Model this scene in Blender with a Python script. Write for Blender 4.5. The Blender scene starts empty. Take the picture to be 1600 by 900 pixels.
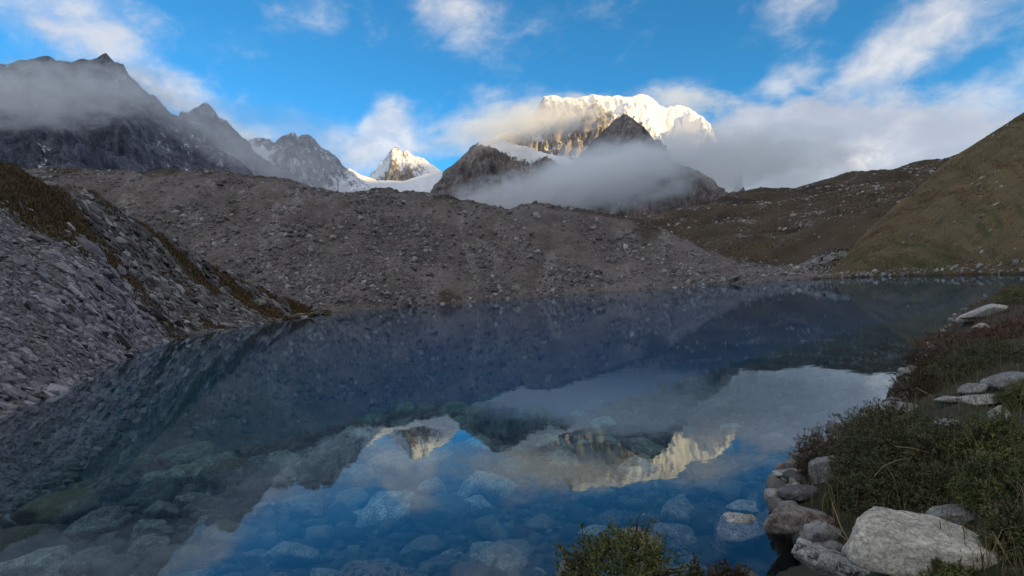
import bpy, bmesh, math, random
import numpy as np
from mathutils import Vector, Matrix

SC = bpy.context.scene
COL = SC.collection
R = math.radians

# ------------------------------------------------------------------ camera
F_PX = 900.0                      # focal length in pixels of a 1600 px wide frame
CAM = np.array([0.0, 0.0, 1.9])   # eye height above the lake
PITCH, ROLL = math.atan(12 / F_PX), R(4.0)
_f = np.array([0, math.cos(PITCH), math.sin(PITCH)])
_r0 = np.array([1.0, 0, 0]); _u0 = np.array([0, -math.sin(PITCH), math.cos(PITCH)])
_R = math.cos(ROLL) * _r0 - math.sin(ROLL) * _u0
_U = math.sin(ROLL) * _r0 + math.cos(ROLL) * _u0
cam_d = bpy.data.cameras.new('camera'); cam = bpy.data.objects.new('camera', cam_d); COL.objects.link(cam)
cam_d.sensor_width = 36; cam_d.lens = 36 * F_PX / 1600
cam_d.clip_start = 0.05; cam_d.clip_end = 60000
_m = Matrix(((_R[0], _U[0], -_f[0], CAM[0]), (_R[1], _U[1], -_f[1], CAM[1]), (_R[2], _U[2], -_f[2], CAM[2]), (0, 0, 0, 1)))
cam.matrix_world = _m
SC.camera = cam

def ray(px, py):
    px = np.asarray(px, float)[..., None]; py = np.asarray(py, float)[..., None]
    return _f + (px - 800) / F_PX * _R - (py - 450) / F_PX * _U
def P(px, py, D):                 # the point seen at px,py that lies D metres ahead
    d = ray(px, py); return CAM + d * (np.asarray(D, float)[..., None] / d[..., 1:2])
def G(px, py, z=0.0):             # the point seen at px,py on the level z
    d = ray(px, py); return CAM + d * ((z - CAM[2]) / d[..., 2:3])
def azel(px, py):
    d = ray(px, py); d = d / np.linalg.norm(d)
    return math.atan2(d[0], d[1]), math.asin(d[2])

# ------------------------------------------------------------------ light, sky, exposure
SUN_AZ, SUN_EL = R(128), R(7.5)   # clockwise from the view direction; low, behind and to the right
SKY_STRENGTH, SUN_STRENGTH, EXPOSURE = 0.15, 2.8, 1.2
SC.view_settings.view_transform = 'Standard'; SC.view_settings.look = 'None'
SC.view_settings.exposure = EXPOSURE; SC.view_settings.gamma = 1
sun_d = bpy.data.lights.new('sun', 'SUN'); sun = bpy.data.objects.new('sun', sun_d); COL.objects.link(sun)
sun_d.energy = SUN_STRENGTH; sun_d.angle = R(0.5); sun_d.color = (1.0, 0.69, 0.28)
_sd = Vector((math.sin(SUN_AZ) * math.cos(SUN_EL), math.cos(SUN_AZ) * math.cos(SUN_EL), math.sin(SUN_EL)))
sun.rotation_euler = _sd.to_track_quat('Z', 'Y').to_euler()
SC.render.engine = 'CYCLES'
cy = SC.cycles
cy.max_bounces = 18; cy.diffuse_bounces = 3; cy.glossy_bounces = 3; cy.transmission_bounces = 4
cy.transparent_max_bounces = 12; cy.volume_bounces = 16
cy.use_denoising = True; cy.caustics_reflective = False; cy.caustics_refractive = False
cy.volume_step_rate = 1.0; cy.volume_max_steps = 96
cy.sample_clamp_indirect = 6

class NT:                         # small helper for node trees
    def __init__(s, tree): s.t = tree; s.n = tree.nodes; s.l = tree.links
    def new(s, typ, **kw):
        n = s.n.new(typ)
        for k, v in kw.items(): setattr(n, k, v)
        return n
    def put(s, sock, v):
        if v is None: return
        if hasattr(v, 'is_output'): s.l.new(v, sock)
        else:
            if hasattr(sock.default_value, '__len__') and not hasattr(v, '__len__'): v = (v,) * len(sock.default_value)
            if hasattr(sock.default_value, '__len__') and len(sock.default_value) == 4 and len(v) == 3: v = tuple(v) + (1,)
            sock.default_value = v
    def math(s, op, a, b=None, c=None, clamp=False):
        n = s.new('ShaderNodeMath', operation=op, use_clamp=clamp)
        for i, v in enumerate((a, b, c)): s.put(n.inputs[i], v)
        return n.outputs[0]
    def vmath(s, op, a, b=None, out=0):
        n = s.new('ShaderNodeVectorMath', operation=op); s.put(n.inputs[0], a)
        if b is not None: s.put(n.inputs[1], b)
        return n.outputs[out]
    def noise(s, vec, scale, detail=6, rough=0.55, dist=0.0, out='Fac'):
        n = s.new('ShaderNodeTexNoise'); s.put(n.inputs['Vector'], vec); n.inputs['Scale'].default_value = scale
        n.inputs['Detail'].default_value = detail; n.inputs['Roughness'].default_value = rough; n.inputs['Distortion'].default_value = dist
        return n.outputs[out]
    def voronoi(s, vec, scale, feature='F1', out='Distance', rnd=1.0):
        n = s.new('ShaderNodeTexVoronoi', feature=feature); s.put(n.inputs['Vector'], vec); n.inputs['Scale'].default_value = scale
        n.inputs['Randomness'].default_value = rnd
        return n.outputs[out]
    def mapping(s, vec, loc=(0, 0, 0), rot=(0, 0, 0), scale=(1, 1, 1), typ='POINT'):
        n = s.new('ShaderNodeMapping', vector_type=typ); s.put(n.inputs[0], vec)
        n.inputs['Location'].default_value = loc; n.inputs['Rotation'].default_value = rot; n.inputs['Scale'].default_value = scale
        return n.outputs[0]
    def range(s, v, a, b, c=0.0, d=1.0, smooth=True):
        n = s.new('ShaderNodeMapRange', interpolation_type='SMOOTHSTEP' if smooth else 'LINEAR', clamp=True); s.put(n.inputs[0], v)
        for i, x in enumerate((a, b, c, d)): n.inputs[i + 1].default_value = x
        return n.outputs[0]
    def mix(s, fac, a, b, blend='MIX'):
        n = s.new('ShaderNodeMix', data_type='RGBA', blend_type=blend, clamp_factor=True)
        s.put(n.inputs[0], fac); s.put(n.inputs[6], a); s.put(n.inputs[7], b)
        return n.outputs[2]
    def ramp(s, fac, stops):
        n = s.new('ShaderNodeValToRGB'); s.put(n.inputs[0], fac); e = n.color_ramp.elements
        while len(e) < len(stops): e.new(0.5)
        for x, (p, c) in zip(e, stops): x.position = p; x.color = tuple(c) + (1,)
        return n.outputs[0]
    def bump(s, h, strength=0.5, dist=0.1, normal=None):
        n = s.new('ShaderNodeBump'); s.put(n.inputs['Height'], h); n.inputs['Strength'].default_value = strength; n.inputs['Distance'].default_value = dist
        if normal is not None: s.put(n.inputs['Normal'], normal)
        return n.outputs[0]

world = bpy.data.worlds.new('World'); SC.world = world; world.use_nodes = True
w = NT(world.node_tree); w.n.clear()
sky = w.new('ShaderNodeTexSky', sky_type='NISHITA', sun_disc=False)
sky.sun_elevation = SUN_EL; sky.sun_rotation = SUN_AZ; sky.altitude = 4500; sky.air_density = 1.0; sky.dust_density = 0.3; sky.ozone_density = 1.5
SKY_TINT = (0.22, 0.70, 0.85)
sky_c = w.mix(1.0, sky.outputs[0], SKY_TINT, 'MULTIPLY')
gen = w.new('ShaderNodeTexCoord').outputs['Generated']
sep = w.new('ShaderNodeSeparateXYZ'); w.put(sep.inputs[0], gen)
az = w.math('ARCTAN2', sep.outputs[0], sep.outputs[1]); el = w.math('ARCSINE', sep.outputs[2])
cmb = w.new('ShaderNodeCombineXYZ'); w.put(cmb.inputs[0], az); w.put(cmb.inputs[1], el)
ae = cmb.outputs[0]
warp = w.noise(gen, 5, 4, 0.6, out='Color')
ae_w = w.vmath('ADD', ae, w.vmath('SCALE', w.vmath('SUBTRACT', warp, (0.5, 0.5, 0.5)), None))
ae_w.node.inputs[1].links[0].from_node.inputs['Scale'].default_value = 0.10
fb1 = w.noise(w.mapping(gen, scale=(1, 1, 1.9)), 9, 9, 0.62, 0.3)
fb2 = w.noise(w.mapping(gen, loc=(3, 1, 2), scale=(1, 1, 1.5)), 22, 7, 0.6, 0.4)
fbm = w.math('ADD', w.math('MULTIPLY', fb1, 0.65), w.math('MULTIPLY', fb2, 0.35))

def blobs(items):                 # clouds as soft ellipses in azimuth / elevation, summed
    tot = None
    for px, py, sx, sy, ang, amp in items:
        a, e = azel(px, py)
        m = w.mapping(ae_w, (a, e, 0), (0, 0, R(ang)), (sx / F_PX, sy / F_PX, 1), 'TEXTURE')
        v = w.range(w.vmath('LENGTH', m, out=1), 0.0, 1.0, amp, 0.0)
        tot = v if tot is None else w.math('ADD', tot, v)
    return tot
# px, py, half width, half height (px), tilt, amount
BRIGHT = [(40, 0, 280, 110, 0, .52), (110, 70, 240, 60, -14, .30), (715, 40, 130, 90, 0, .62), (690, 5, 90, 70, 0, .45), (500, 8, 60, 60, -50, .42),
          (945, 8, 60, 40, 0, .30), (1240, 12, 110, 60, 10, .75), (1232, 130, 75, 50, 30, .72), (1180, 150, 110, 30, 15, .40), (1385, 90, 210, 62, 38, .85),
          (1510, 30, 220, 60, 24, .85), (1510, 160, 170, 40, 22, .78), (1570, 170, 150, 36, 20, .72), (1380, 185, 90, 40, 10, .5), (1050, 150, 120, 34, -6, .7),
          (620, 215, 75, 80, -40, .85), (600, 195, 45, 70, -50, .55), (580, 245, 130, 70, 0, .9), (770, 195, 170, 65, 12, .85), (470, 215, 150, 40, -12, .55),
          (240, 130, 210, 50, -38, .5), (350, 200, 170, 45, -30, .6), (830, 60, 120, 90, 0, .25), (430, 60, 150, 60, 10, .22), (1255, 260, 160, 40, 0, .5)]
BANK = [(1230, 240, 330, 105, 0, 1.3), (1130, 260, 220, 110, 0, 1.0), (1420, 235, 260, 70, 8, .7), (1300, 310, 500, 90, 0, 1.2), (1000, 290, 300, 120, 0, .6),
        (80, 60, 260, 70, -5, .45)]
elev_amb = w.math('MULTIPLY', w.math('MAXIMUM', w.range(w.math('ABSOLUTE', az), 0.85, 1.2), w.range(el, .58, .85)), 1.4)     # extra cloud added out of view for brighter, more neutral ambient light
bright = w.math('ADD', blobs(BRIGHT), elev_amb)
d_b = w.range(w.math('ADD', bright, w.math('MULTIPLY', w.math('SUBTRACT', fbm, 0.5), 2.0)), 0.08, 1.35)
d_g = w.range(w.math('ADD', blobs(BANK), w.math('MULTIPLY', w.math('SUBTRACT', fbm, 0.5), 2.5)), 0.25, 1.05)
CLOUD_LIT, CLOUD_GREY = (3.05, 2.85, 2.65), (1.4, 1.55, 1.85)
shade = w.range(fb2, 0.34, 0.70)
lit_c = w.mix(shade, (2.1, 2.15, 2.3), CLOUD_LIT)
grey_c = w.mix(w.range(fb1, 0.35, 0.7), CLOUD_GREY, (1.85, 1.95, 2.2))
c1 = w.mix(w.math('MULTIPLY', d_b, 0.72), sky_c, lit_c)
# a thin warm gap in the bank
gap = blobs([(1345, 245, 50, 30, 0, .6)])
grey_c = w.mix(w.math('MULTIPLY', gap, w.range(fb2, .35, .6)), grey_c, (3.7, 3.4, 3.0))
c2 = w.mix(w.math('MULTIPLY', d_g, 0.95), c1, grey_c)
bg = w.new('ShaderNodeBackground'); w.put(bg.inputs[0], c2); bg.inputs[1].default_value = SKY_STRENGTH
wo = w.new('ShaderNodeOutputWorld'); w.l.new(bg.outputs[0], wo.inputs[0])
world.cycles.sampling_method = 'MANUAL'; world.cycles.sample_map_resolution = 512

# ------------------------------------------------------------------ numpy noise
_rng = np.random.default_rng(7)
_perm = np.concatenate([_rng.permutation(256)] * 3)
_grad = _rng.normal(size=(256, 3)); _grad /= np.linalg.norm(_grad, axis=1)[:, None]
def perlin(x, y, z):
    x, y, z = np.broadcast_arrays(np.asarray(x, float), y, z)
    xi, yi, zi = np.floor(x).astype(int), np.floor(y).astype(int), np.floor(z).astype(int)
    xf, yf, zf = x - xi, y - yi, z - zi
    u, v, t = (q * q * q * (q * (q * 6 - 15) + 10) for q in (xf, yf, zf))
    xi &= 255; yi &= 255; zi &= 255
    def g(i, j, k):
        h = _perm[_perm[_perm[xi + i] + ((yi + j) & 255)] + ((zi + k) & 255)] & 255
        q = _grad[h]
        return q[..., 0] * (xf - i) + q[..., 1] * (yf - j) + q[..., 2] * (zf - k)
    l = lambda a, b, s: a + (b - a) * s
    return 1.6 * l(l(l(g(0, 0, 0), g(1, 0, 0), u), l(g(0, 1, 0), g(1, 1, 0), u), v), l(l(g(0, 0, 1), g(1, 0, 1), u), l(g(0, 1, 1), g(1, 1, 1), u), v), t)
def fbm_np(x, y, z=0.0, octv=5, gain=0.5, lac=2.03):
    s = 0; a = 1; 
    for i in range(octv):
        s = s + a * perlin(x + 17.3 * i, y + 5.1 * i, z + 9.7 * i); a *= gain; x = x * lac; y = y * lac; z = z * lac
    return s
def ridged(x, y, z=0.0, octv=6, gain=0.55, lac=2.1):
    s = 0; a = 1; wgt = 1
    for i in range(octv):
        n = (1 - np.abs(perlin(x + 13.7 * i, y + 3.3 * i, z + 7.9 * i))) ** 2 * wgt
        s = s + a * n; wgt = np.clip(n * 1.6, 0, 1); a *= gain; x = x * lac; y = y * lac; z = z * lac
    return s
def sstep(x, a, b): t = np.clip((x - a) / (b - a), 0, 1); return t * t * (3 - 2 * t)

# ------------------------------------------------------------------ mesh helpers
def link(name, me, mat=None, parent=None, **props):
    o = bpy.data.objects.new(name, me); COL.objects.link(o)
    if mat is not None and me is not None and not me.materials: me.materials.append(mat)
    if parent is not None: o.parent = parent
    for k, v in props.items(): o[k] = v
    return o
def mesh_np(name, V, Fa, smooth=False, attrs=None):
    V = np.ascontiguousarray(V, np.float32).reshape(-1, 3); Fa = np.ascontiguousarray(Fa, np.int32)
    k = Fa.shape[1]; me = bpy.data.meshes.new(name)
    me.vertices.add(len(V)); me.vertices.foreach_set('co', V.ravel())
    me.loops.add(Fa.size); me.loops.foreach_set('vertex_index', Fa.ravel())
    me.polygons.add(len(Fa)); me.polygons.foreach_set('loop_start', np.arange(0, Fa.size, k, dtype=np.int32))
    me.polygons.foreach_set('use_smooth', np.full(len(Fa), smooth))
    me.update(calc_edges=True)
    for kx, v in (attrs or {}).items():
        a = me.attributes.new(kx, 'FLOAT', 'POINT'); a.data.foreach_set('value', np.ascontiguousarray(v, np.float32).ravel())
    return me
def grid_mesh(name, A, smooth=True, attrs=None, closed=False):
    nu, nv = A.shape[:2]; i = np.arange(nu * nv).reshape(nu, nv)
    if closed: i = np.concatenate([i, i[:1]], 0)
    Fa = np.stack([i[:-1, :-1], i[1:, :-1], i[1:, 1:], i[:-1, 1:]], -1).reshape(-1, 4)
    return mesh_np(name, A, Fa, smooth, attrs)
def grid_normals(A):
    du = np.gradient(A, axis=0); dv = np.gradient(A, axis=1); n = np.cross(du, dv)
    n /= np.linalg.norm(n, axis=-1, keepdims=True) + 1e-9
    return n * np.where(n[..., 2:3] < 0, -1, 1)
def resample(px_rail, n):         # rail of (px, py, D) to n world points
    r = np.array(px_rail, float); t = np.concatenate([[0], np.cumsum(np.abs(np.diff(r[:, 0])) + 1e-6)]); t /= t[-1]
    q = np.linspace(0, 1, n)
    return P(np.interp(q, t, r[:, 0]), np.interp(q, t, r[:, 1]), 1 / np.interp(q, t, 1 / r[:, 2]))
def loft(rails, nv):              # rails: list of (n,3) arrays; nv rows between successive rails
    Rl = [rails[0]] + list(rails) + [rails[-1]]; rows = []
    for k in range(1, len(Rl) - 2):
        p0, p1, p2, p3 = Rl[k - 1:k + 3]; m = nv[k - 1]
        for j in range(m):
            t = j / m
            c = 0.5 * ((2 * p1) + (p2 - p0) * t + (2 * p0 - 5 * p1 + 4 * p2 - p3) * t * t + (3 * p1 - p0 - 3 * p2 + p3) * t ** 3)
            rows.append(0.55 * c + 0.45 * (p1 + (p2 - p1) * t))
    rows.append(rails[-1])
    return np.stack(rows, 1)

# ------------------------------------------------------------------ materials
def material(name):
    m = bpy.data.materials.new(name); m.use_nodes = True; t = NT(m.node_tree)
    b = t.n['Principled BSDF']; b.inputs['Roughness'].default_value = 0.9; b.inputs['Specular IOR Level'].default_value = 0.25
    return m, t, b
def pos(t): return t.new('ShaderNodeNewGeometry').outputs['Position']

def mountain_mat(name, rock, rock2, snow=(0.86, 0.88, 0.92), bias=0.0, s=0.006):
    m, t, b = material(name); p = pos(t)
    ps = t.mapping(p, scale=(1, 1, 0.45))
    n1 = t.noise(ps, s, 10, 0.62, 0.4); n2 = t.noise(t.mapping(p, scale=(1, 1, .5)), s * 7, 8, 0.65)
    c = t.mix(t.range(n1, .35, .65), rock, rock2)
    c = t.mix(t.range(n2, .35, .7), t.mix(1.0, c, (.62, .62, .66), 'MULTIPLY'), t.mix(1.0, c, (1.5, 1.45, 1.4), 'MULTIPLY'))
    at = t.new('ShaderNodeAttribute', attribute_name='snow').outputs['Fac']
    n3s = t.noise(t.mapping(p, scale=(.8, .8, 1.3)), s * 22, 6, .7)
    at = t.math('ADD', at, t.math('MULTIPLY', t.math('SUBTRACT', n3s, .5), .9))
    f = t.range(t.math('ADD', t.math('ADD', at, bias), t.math('ADD', t.math('MULTIPLY', t.math('SUBTRACT', n2, .5), 1.3), t.math('MULTIPLY', t.math('SUBTRACT', n1, .5), .7))), .42, .60)
    t.put(b.inputs['Base Color'], t.mix(f, c, snow))
    n3 = t.noise(t.mapping(p, scale=(1, 1, .55)), s * 45, 6, .7)
    c = t.mix(t.range(n3, .38, .62), t.mix(1.0, c, (.55, .55, .57), 'MULTIPLY'), t.mix(1.0, c, (1.4, 1.38, 1.35), 'MULTIPLY'))
    t.put(b.inputs['Base Color'], t.mix(f, c, snow))
    h = t.math('ADD', t.math('ADD', t.math('MULTIPLY', n1, 1.0), t.math('MULTIPLY', n2, .4)), t.math('MULTIPLY', n3, .12))
    t.put(b.inputs['Normal'], t.bump(h, 1.0, 0.12 / s * 0.6))
    return m

def ground_mat(name, cols, s, bump_d, patch=None):
    """cols: three earth colours; patch: (colour, scale, lo, hi)"""
    m, t, b = material(name); p = pos(t)
    n1 = t.noise(p, s, 8, .6); n2 = t.noise(p, s * 9, 8, .68); n3 = t.noise(t.mapping(p, loc=(31, 7, 3)), s * .33, 6, .6, .5)
    c = t.mix(t.range(n1, .38, .62), cols[0], cols[1]); c = t.mix(t.range(n2, .45, .75), c, cols[2])
    for q in patch or ():
        at = q[1]
        f = t.new('ShaderNodeAttribute', attribute_name=at).outputs['Fac']
        f = t.range(t.math('ADD', f, t.math('ADD', t.math('MULTIPLY', t.math('SUBTRACT', n1, .5), 1.2), t.math('MULTIPLY', t.math('SUBTRACT', n2, .5), 1.2))), .38, .66)
        cc = t.mix(t.range(n2, .35, .65), q[0], [x * 1.7 for x in q[0]])
        c = t.mix(f, c, cc)
    c = t.mix(t.range(n3, .3, .7, .0, .45), c, t.mix(1.0, c, (.55, .55, .58), 'MULTIPLY'))
    t.put(b.inputs['Base Color'], c)
    t.put(b.inputs['Normal'], t.bump(t.math('ADD', n2, t.math('MULTIPLY', n1, .8)), .9, bump_d))
    return m

def rock_mat(name, stops, s=3.0, lichen=None, bump_d=.03, island=True, rough=.85, wet=False, con=(.73, 1.15)):
    m, t, b = material(name); b.inputs['Roughness'].default_value = rough
    tc = t.new('ShaderNodeTexCoord').outputs['Object'] if not island else pos(t)
    rnd = t.new('ShaderNodeNewGeometry').outputs['Random Per Island'] if island else t.new('ShaderNodeObjectInfo').outputs['Random']
    n1 = t.noise(tc, s, 8, .6, .3); n2 = t.noise(tc, s * 6, 6, .7)
    c = t.ramp(rnd, stops)
    c = t.mix(t.range(n1, .3, .7), t.mix(1.0, c, (con[0],) * 3, 'MULTIPLY'), t.mix(1.0, c, (con[1],) * 3, 'MULTIPLY'))
    c = t.mix(t.range(n2, .35, .65), t.mix(1.0, c, (con[0],) * 3, 'MULTIPLY'), t.mix(1.0, c, (con[1],) * 3, 'MULTIPLY'))
    if lichen:
        v = t.noise(tc, s * 3.2, 5, .75, .8)
        f = t.range(v, lichen[1], lichen[1] + .05)
        c = t.mix(f, c, lichen[0])
    if wet:
        gr = t.noise(tc, 60, 4, .75)
        c = t.mix(t.range(gr, .36, .64), t.mix(1.0, c, (.66, .66, .66), 'MULTIPLY'), t.mix(1.0, c, (1.25, 1.24, 1.22), 'MULTIPLY'))
        st_ = t.noise(tc, 2.2, 5, .7, .5)
        c = t.mix(t.range(st_, .54, .66, 0, .4), c, (.14, .12, .09))
        pit = t.voronoi(t.vmath('ADD', tc, t.vmath('SCALE', t.noise(tc, 9, 3, .6, out='Color'))), 17)
        c = t.mix(t.range(pit, .10, .16, .75, 0.0), c, (.07, .065, .06))
        vein = t.math('ABSOLUTE', t.math('SUBTRACT', t.noise(t.mapping(tc, rot=(.4, .5, .9), scale=(1, 2.4, 2)), 3.5, 6, .62, .6), .5))
        c = t.mix(t.range(vein, .0, .012, .55, 0.0), c, (.10, .095, .09))
        wz_ = t.new('ShaderNodeSeparateXYZ'); t.put(wz_.inputs[0], pos(t))
        c = t.mix(t.range(t.math('ADD', wz_.outputs[2], t.math('MULTIPLY', n1, -.05)), .0, .05, .62, 0.0), c, t.mix(1.0, c, (.22, .22, .2), 'MULTIPLY'))
    t.put(b.inputs['Base Color'], c)
    t.put(b.inputs['Normal'], t.bump(t.math('ADD', n2, t.math('MULTIPLY', n1, 1.5)), .8, bump_d))
    return m

M_LEFT = mountain_mat('hazed_dark_rock', (.078, .088, .122), (.14, .15, .19), bias=-.03, s=.006)  # blue of the hazy air is mixed into this rock colour
M_FAR = mountain_mat('hazed_far_rock', (.14, .155, .195), (.22, .235, .275), s=.005)  # distance haze painted in as a bluer rock tone
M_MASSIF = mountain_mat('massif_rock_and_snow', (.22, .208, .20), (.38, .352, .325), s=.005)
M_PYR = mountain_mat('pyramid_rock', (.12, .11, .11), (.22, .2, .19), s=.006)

# ------------------------------------------------------------------ mountains
def mountain(name, crest, Dc, Db, mat, amp, sc, snowf, nu=360, nv=150, seed=0, zb=-20, p=1.12, jag=0.0, label=None, back=0.55):
    c = np.array(crest, float); px = np.linspace(c[0, 0], c[-1, 0], nu); py = np.interp(px, c[:, 0], c[:, 1])
    py = py + jag * (ridged(px / 40 + seed, seed * 3.1, .5, 4) - 0.95)
    dc = np.interp(px, c[:, 0], c[:, 2]) if c.shape[1] > 2 else np.full(nu, float(Dc))
    top = P(px, py, dc)                                   # crest points
    t = np.concatenate([np.linspace(0, 1, nv), 1 + np.linspace(0, 1, nv // 3 + 1)[1:]])
    D = np.where(t[None] <= 1, Db + (dc[:, None] - Db) * t[None], dc[:, None] + (t[None] - 1) * back * (Dc - Db))
    H = top[:, 2:3]
    prof = np.where(t <= 1, np.abs(t) ** p, np.clip(1 - (t - 1) ** 1.1, 0, 1))[None]
    z = zb + (H - zb) * prof
    x = CAM[0] + (top[:, :1] - CAM[0]) / dc[:, None] * (0.35 * D + 0.65 * dc[:, None])
    A = np.stack([x, D, z], -1)
    wgt = np.minimum(1, np.abs(t - 1) * 4 + .04)[None] * np.minimum(1, t * 5 + .1)[None]
    g = ridged(A[..., 0] / sc + seed, A[..., 1] / sc * .45, A[..., 2] / sc * .5, 6, .56) - 1.0
    f = fbm_np(A[..., 0] / sc * 2.7, A[..., 1] / sc * 1.6 + seed, A[..., 2] / sc * 1.3, 6, .58)
    A[..., 2] += amp * wgt * (g * .9 + f * .28)
    A[..., 1] -= amp * .9 * wgt * (g + f * .3)
    A[..., 0] += amp * .25 * wgt * f
    N = grid_normals(A)
    sn = snowf(px[:, None] + 0 * t[None], t[None] + 0 * px[:, None], A, N, g)
    return link(name, grid_mesh(name, A, True, {'snow': sn}), mat, kind='structure')

def interp_line(px, pts): q = np.array(pts, float); return np.interp(px, q[:, 0], q[:, 1])
def img_y(A):                      # how high a point stands, as an elevation slope from the camera
    return (A[..., 2] - CAM[2]) / np.maximum(A[..., 1], 1)

left_crest = [(-420, 120), (-200, 130), (-60, 108), (10, 98), (48, 93), (80, 88), (100, 97), (118, 92), (140, 92), (165, 82), (176, 92), (192, 97), (203, 120), (222, 137), (245, 150), (270, 176), (300, 192), (325, 215), (352, 240), (400, 272), (470, 320), (560, 360)]
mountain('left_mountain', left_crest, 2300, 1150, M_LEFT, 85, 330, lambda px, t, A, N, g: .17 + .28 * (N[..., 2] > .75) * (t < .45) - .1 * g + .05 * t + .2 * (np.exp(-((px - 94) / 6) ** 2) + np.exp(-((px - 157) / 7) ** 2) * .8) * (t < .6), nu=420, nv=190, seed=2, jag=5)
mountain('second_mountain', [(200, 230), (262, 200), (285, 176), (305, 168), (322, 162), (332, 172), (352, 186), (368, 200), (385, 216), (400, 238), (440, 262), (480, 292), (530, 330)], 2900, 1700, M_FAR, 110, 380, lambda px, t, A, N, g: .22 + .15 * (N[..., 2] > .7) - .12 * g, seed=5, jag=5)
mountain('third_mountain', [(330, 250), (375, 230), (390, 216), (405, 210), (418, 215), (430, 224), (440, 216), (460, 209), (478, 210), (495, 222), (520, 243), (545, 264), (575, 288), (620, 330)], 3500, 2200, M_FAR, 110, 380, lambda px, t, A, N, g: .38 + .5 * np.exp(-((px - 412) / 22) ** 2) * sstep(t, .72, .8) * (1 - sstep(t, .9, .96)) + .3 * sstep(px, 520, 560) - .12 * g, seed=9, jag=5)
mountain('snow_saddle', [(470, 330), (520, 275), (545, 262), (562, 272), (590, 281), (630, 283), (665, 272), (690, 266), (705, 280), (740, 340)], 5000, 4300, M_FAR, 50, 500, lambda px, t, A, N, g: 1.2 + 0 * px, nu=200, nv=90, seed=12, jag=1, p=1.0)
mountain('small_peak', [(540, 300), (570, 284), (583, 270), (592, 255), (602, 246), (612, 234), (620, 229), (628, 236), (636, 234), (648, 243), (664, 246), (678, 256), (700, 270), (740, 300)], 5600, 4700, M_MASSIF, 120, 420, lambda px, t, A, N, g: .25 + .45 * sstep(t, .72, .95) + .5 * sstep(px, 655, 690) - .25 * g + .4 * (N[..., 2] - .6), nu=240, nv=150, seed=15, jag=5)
mountain('main_massif', [(640, 330), (690, 285), (725, 252), (760, 222), (790, 208), (815, 200), (838, 172), (850, 153), (862, 150), (876, 153), (900, 152), (925, 149), (945, 152), (965, 150), (1000, 148), (1020, 155), (1040, 167), (1058, 163), (1070, 165), (1085, 172), (1100, 182), (1108, 200), (1118, 235), (1150, 300), (1190, 340)], 6200, 4700, M_MASSIF, 220, 520,
         lambda px, t, A, N, g: .52 + .95 * sstep(px + 60 * (t - .8), 930, 1000) + .75 * sstep(t, .86, .97) * sstep(px, 840, 900) + .9 * (N[..., 2] - .5) - .4 * g, nu=520, nv=240, seed=21, jag=3.5)
mountain('rocky_buttress', [(640, 320), (662, 298), (690, 272), (715, 250), (735, 230), (755, 222), (790, 219), (820, 226), (850, 240), (880, 244), (920, 262), (980, 300), (1010, 330)], 5000, 3900, M_PYR, 130, 420, lambda px, t, A, N, g: .12 + .8 * sstep(t, .88, .97) * sstep(px, 735, 760) + .55 * (N[..., 2] - .62) - .2 * g, nu=320, nv=150, seed=24, jag=5)
mountain('pyramid_peak', [(740, 420), (800, 345), (860, 290), (900, 250), (925, 218), (945, 200), (962, 184), (975, 176), (986, 184), (1000, 197), (1015, 208), (1035, 232), (1055, 255), (1075, 260), (1092, 266), (1108, 280), (1120, 294), (1130, 325), (1142, 385), (1156, 460)], 4000, 2700, M_PYR, 120, 380, lambda px, t, A, N, g: .08 + .35 * (N[..., 2] - .62) - .1 * g, nu=420, nv=190, seed=28, jag=3)

# unseen range added behind and to the right, shaped to keep the valley shaded
def shade_range():
    s = np.array([math.sin(SUN_AZ), math.cos(SUN_AZ)]); q = np.array([s[1], -s[0]])
    a = np.linspace(-9000, 9000, 120); b = np.linspace(-1, 1, 40)
    H = 2330 + 150 * fbm_np(a / 1500, 3.3, .2, 5); H *= np.clip((9500 - np.abs(a)) / 2500, .15, 1)
    Dd = 5000 + b[None] * 2600 + 0 * a[:, None]
    z = -20 + (H[:, None] + 20) * (1 - np.abs(b[None]) ** 1.1)
    A = np.stack([s[0] * Dd + q[0] * a[:, None], s[1] * Dd + q[1] * a[:, None], z + 120 * np.minimum(1, np.abs(b) * 3)[None] * fbm_np(Dd / 500, a[:, None] / 500, .1, 5)], -1)
    link('sun_blocking_range', grid_mesh('sun_blocking_range', A, True, {'snow': .2 + 0 * z}), M_LEFT, kind='structure')
shade_range()

# ------------------------------------------------------------------ ground sheet: near bank, lake bed and the valley floor to the horizon
SHORE_PX = [(820, 960), (880, 935), (1060, 935), (1180, 935), (1262, 895), (1238, 850), (1208, 815), (1218, 770), (1250, 735), (1310, 690), (1392, 642), (1408, 600), (1440, 560), (1490, 500), (1520, 482), (1575, 455), (1650, 440)]
shore = np.concatenate([np.array([(-60, -30), (-14, -2.5), (-5, 1.6), (-1.6, 2.9)]), np.array([G(a, b)[:2] for a, b in SHORE_PX]), np.array([(75, 70), (140, 60), (400, 40), (400, -400), (-400, -400), (-200, -60)])])
def shore_dist(x, y):              # signed distance to the near shoreline: + on land
    best = np.full(x.shape, 1e9); inside = np.zeros(x.shape, bool); n = len(shore)
    for i in range(n):
        a, b = shore[i], shore[(i + 1) % n]; ab = b - a
        t = np.clip(((x - a[0]) * ab[0] + (y - a[1]) * ab[1]) / (ab @ ab), 0, 1)
        best = np.minimum(best, np.hypot(x - a[0] - t * ab[0], y - a[1] - t * ab[1]))
        c = (a[1] > y) != (b[1] > y)
        inside ^= c & (x < (b[0] - a[0]) * (y - a[1]) / (b[1] - a[1] + 1e-12) + a[0])
    return np.where(inside, best, -best)
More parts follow.
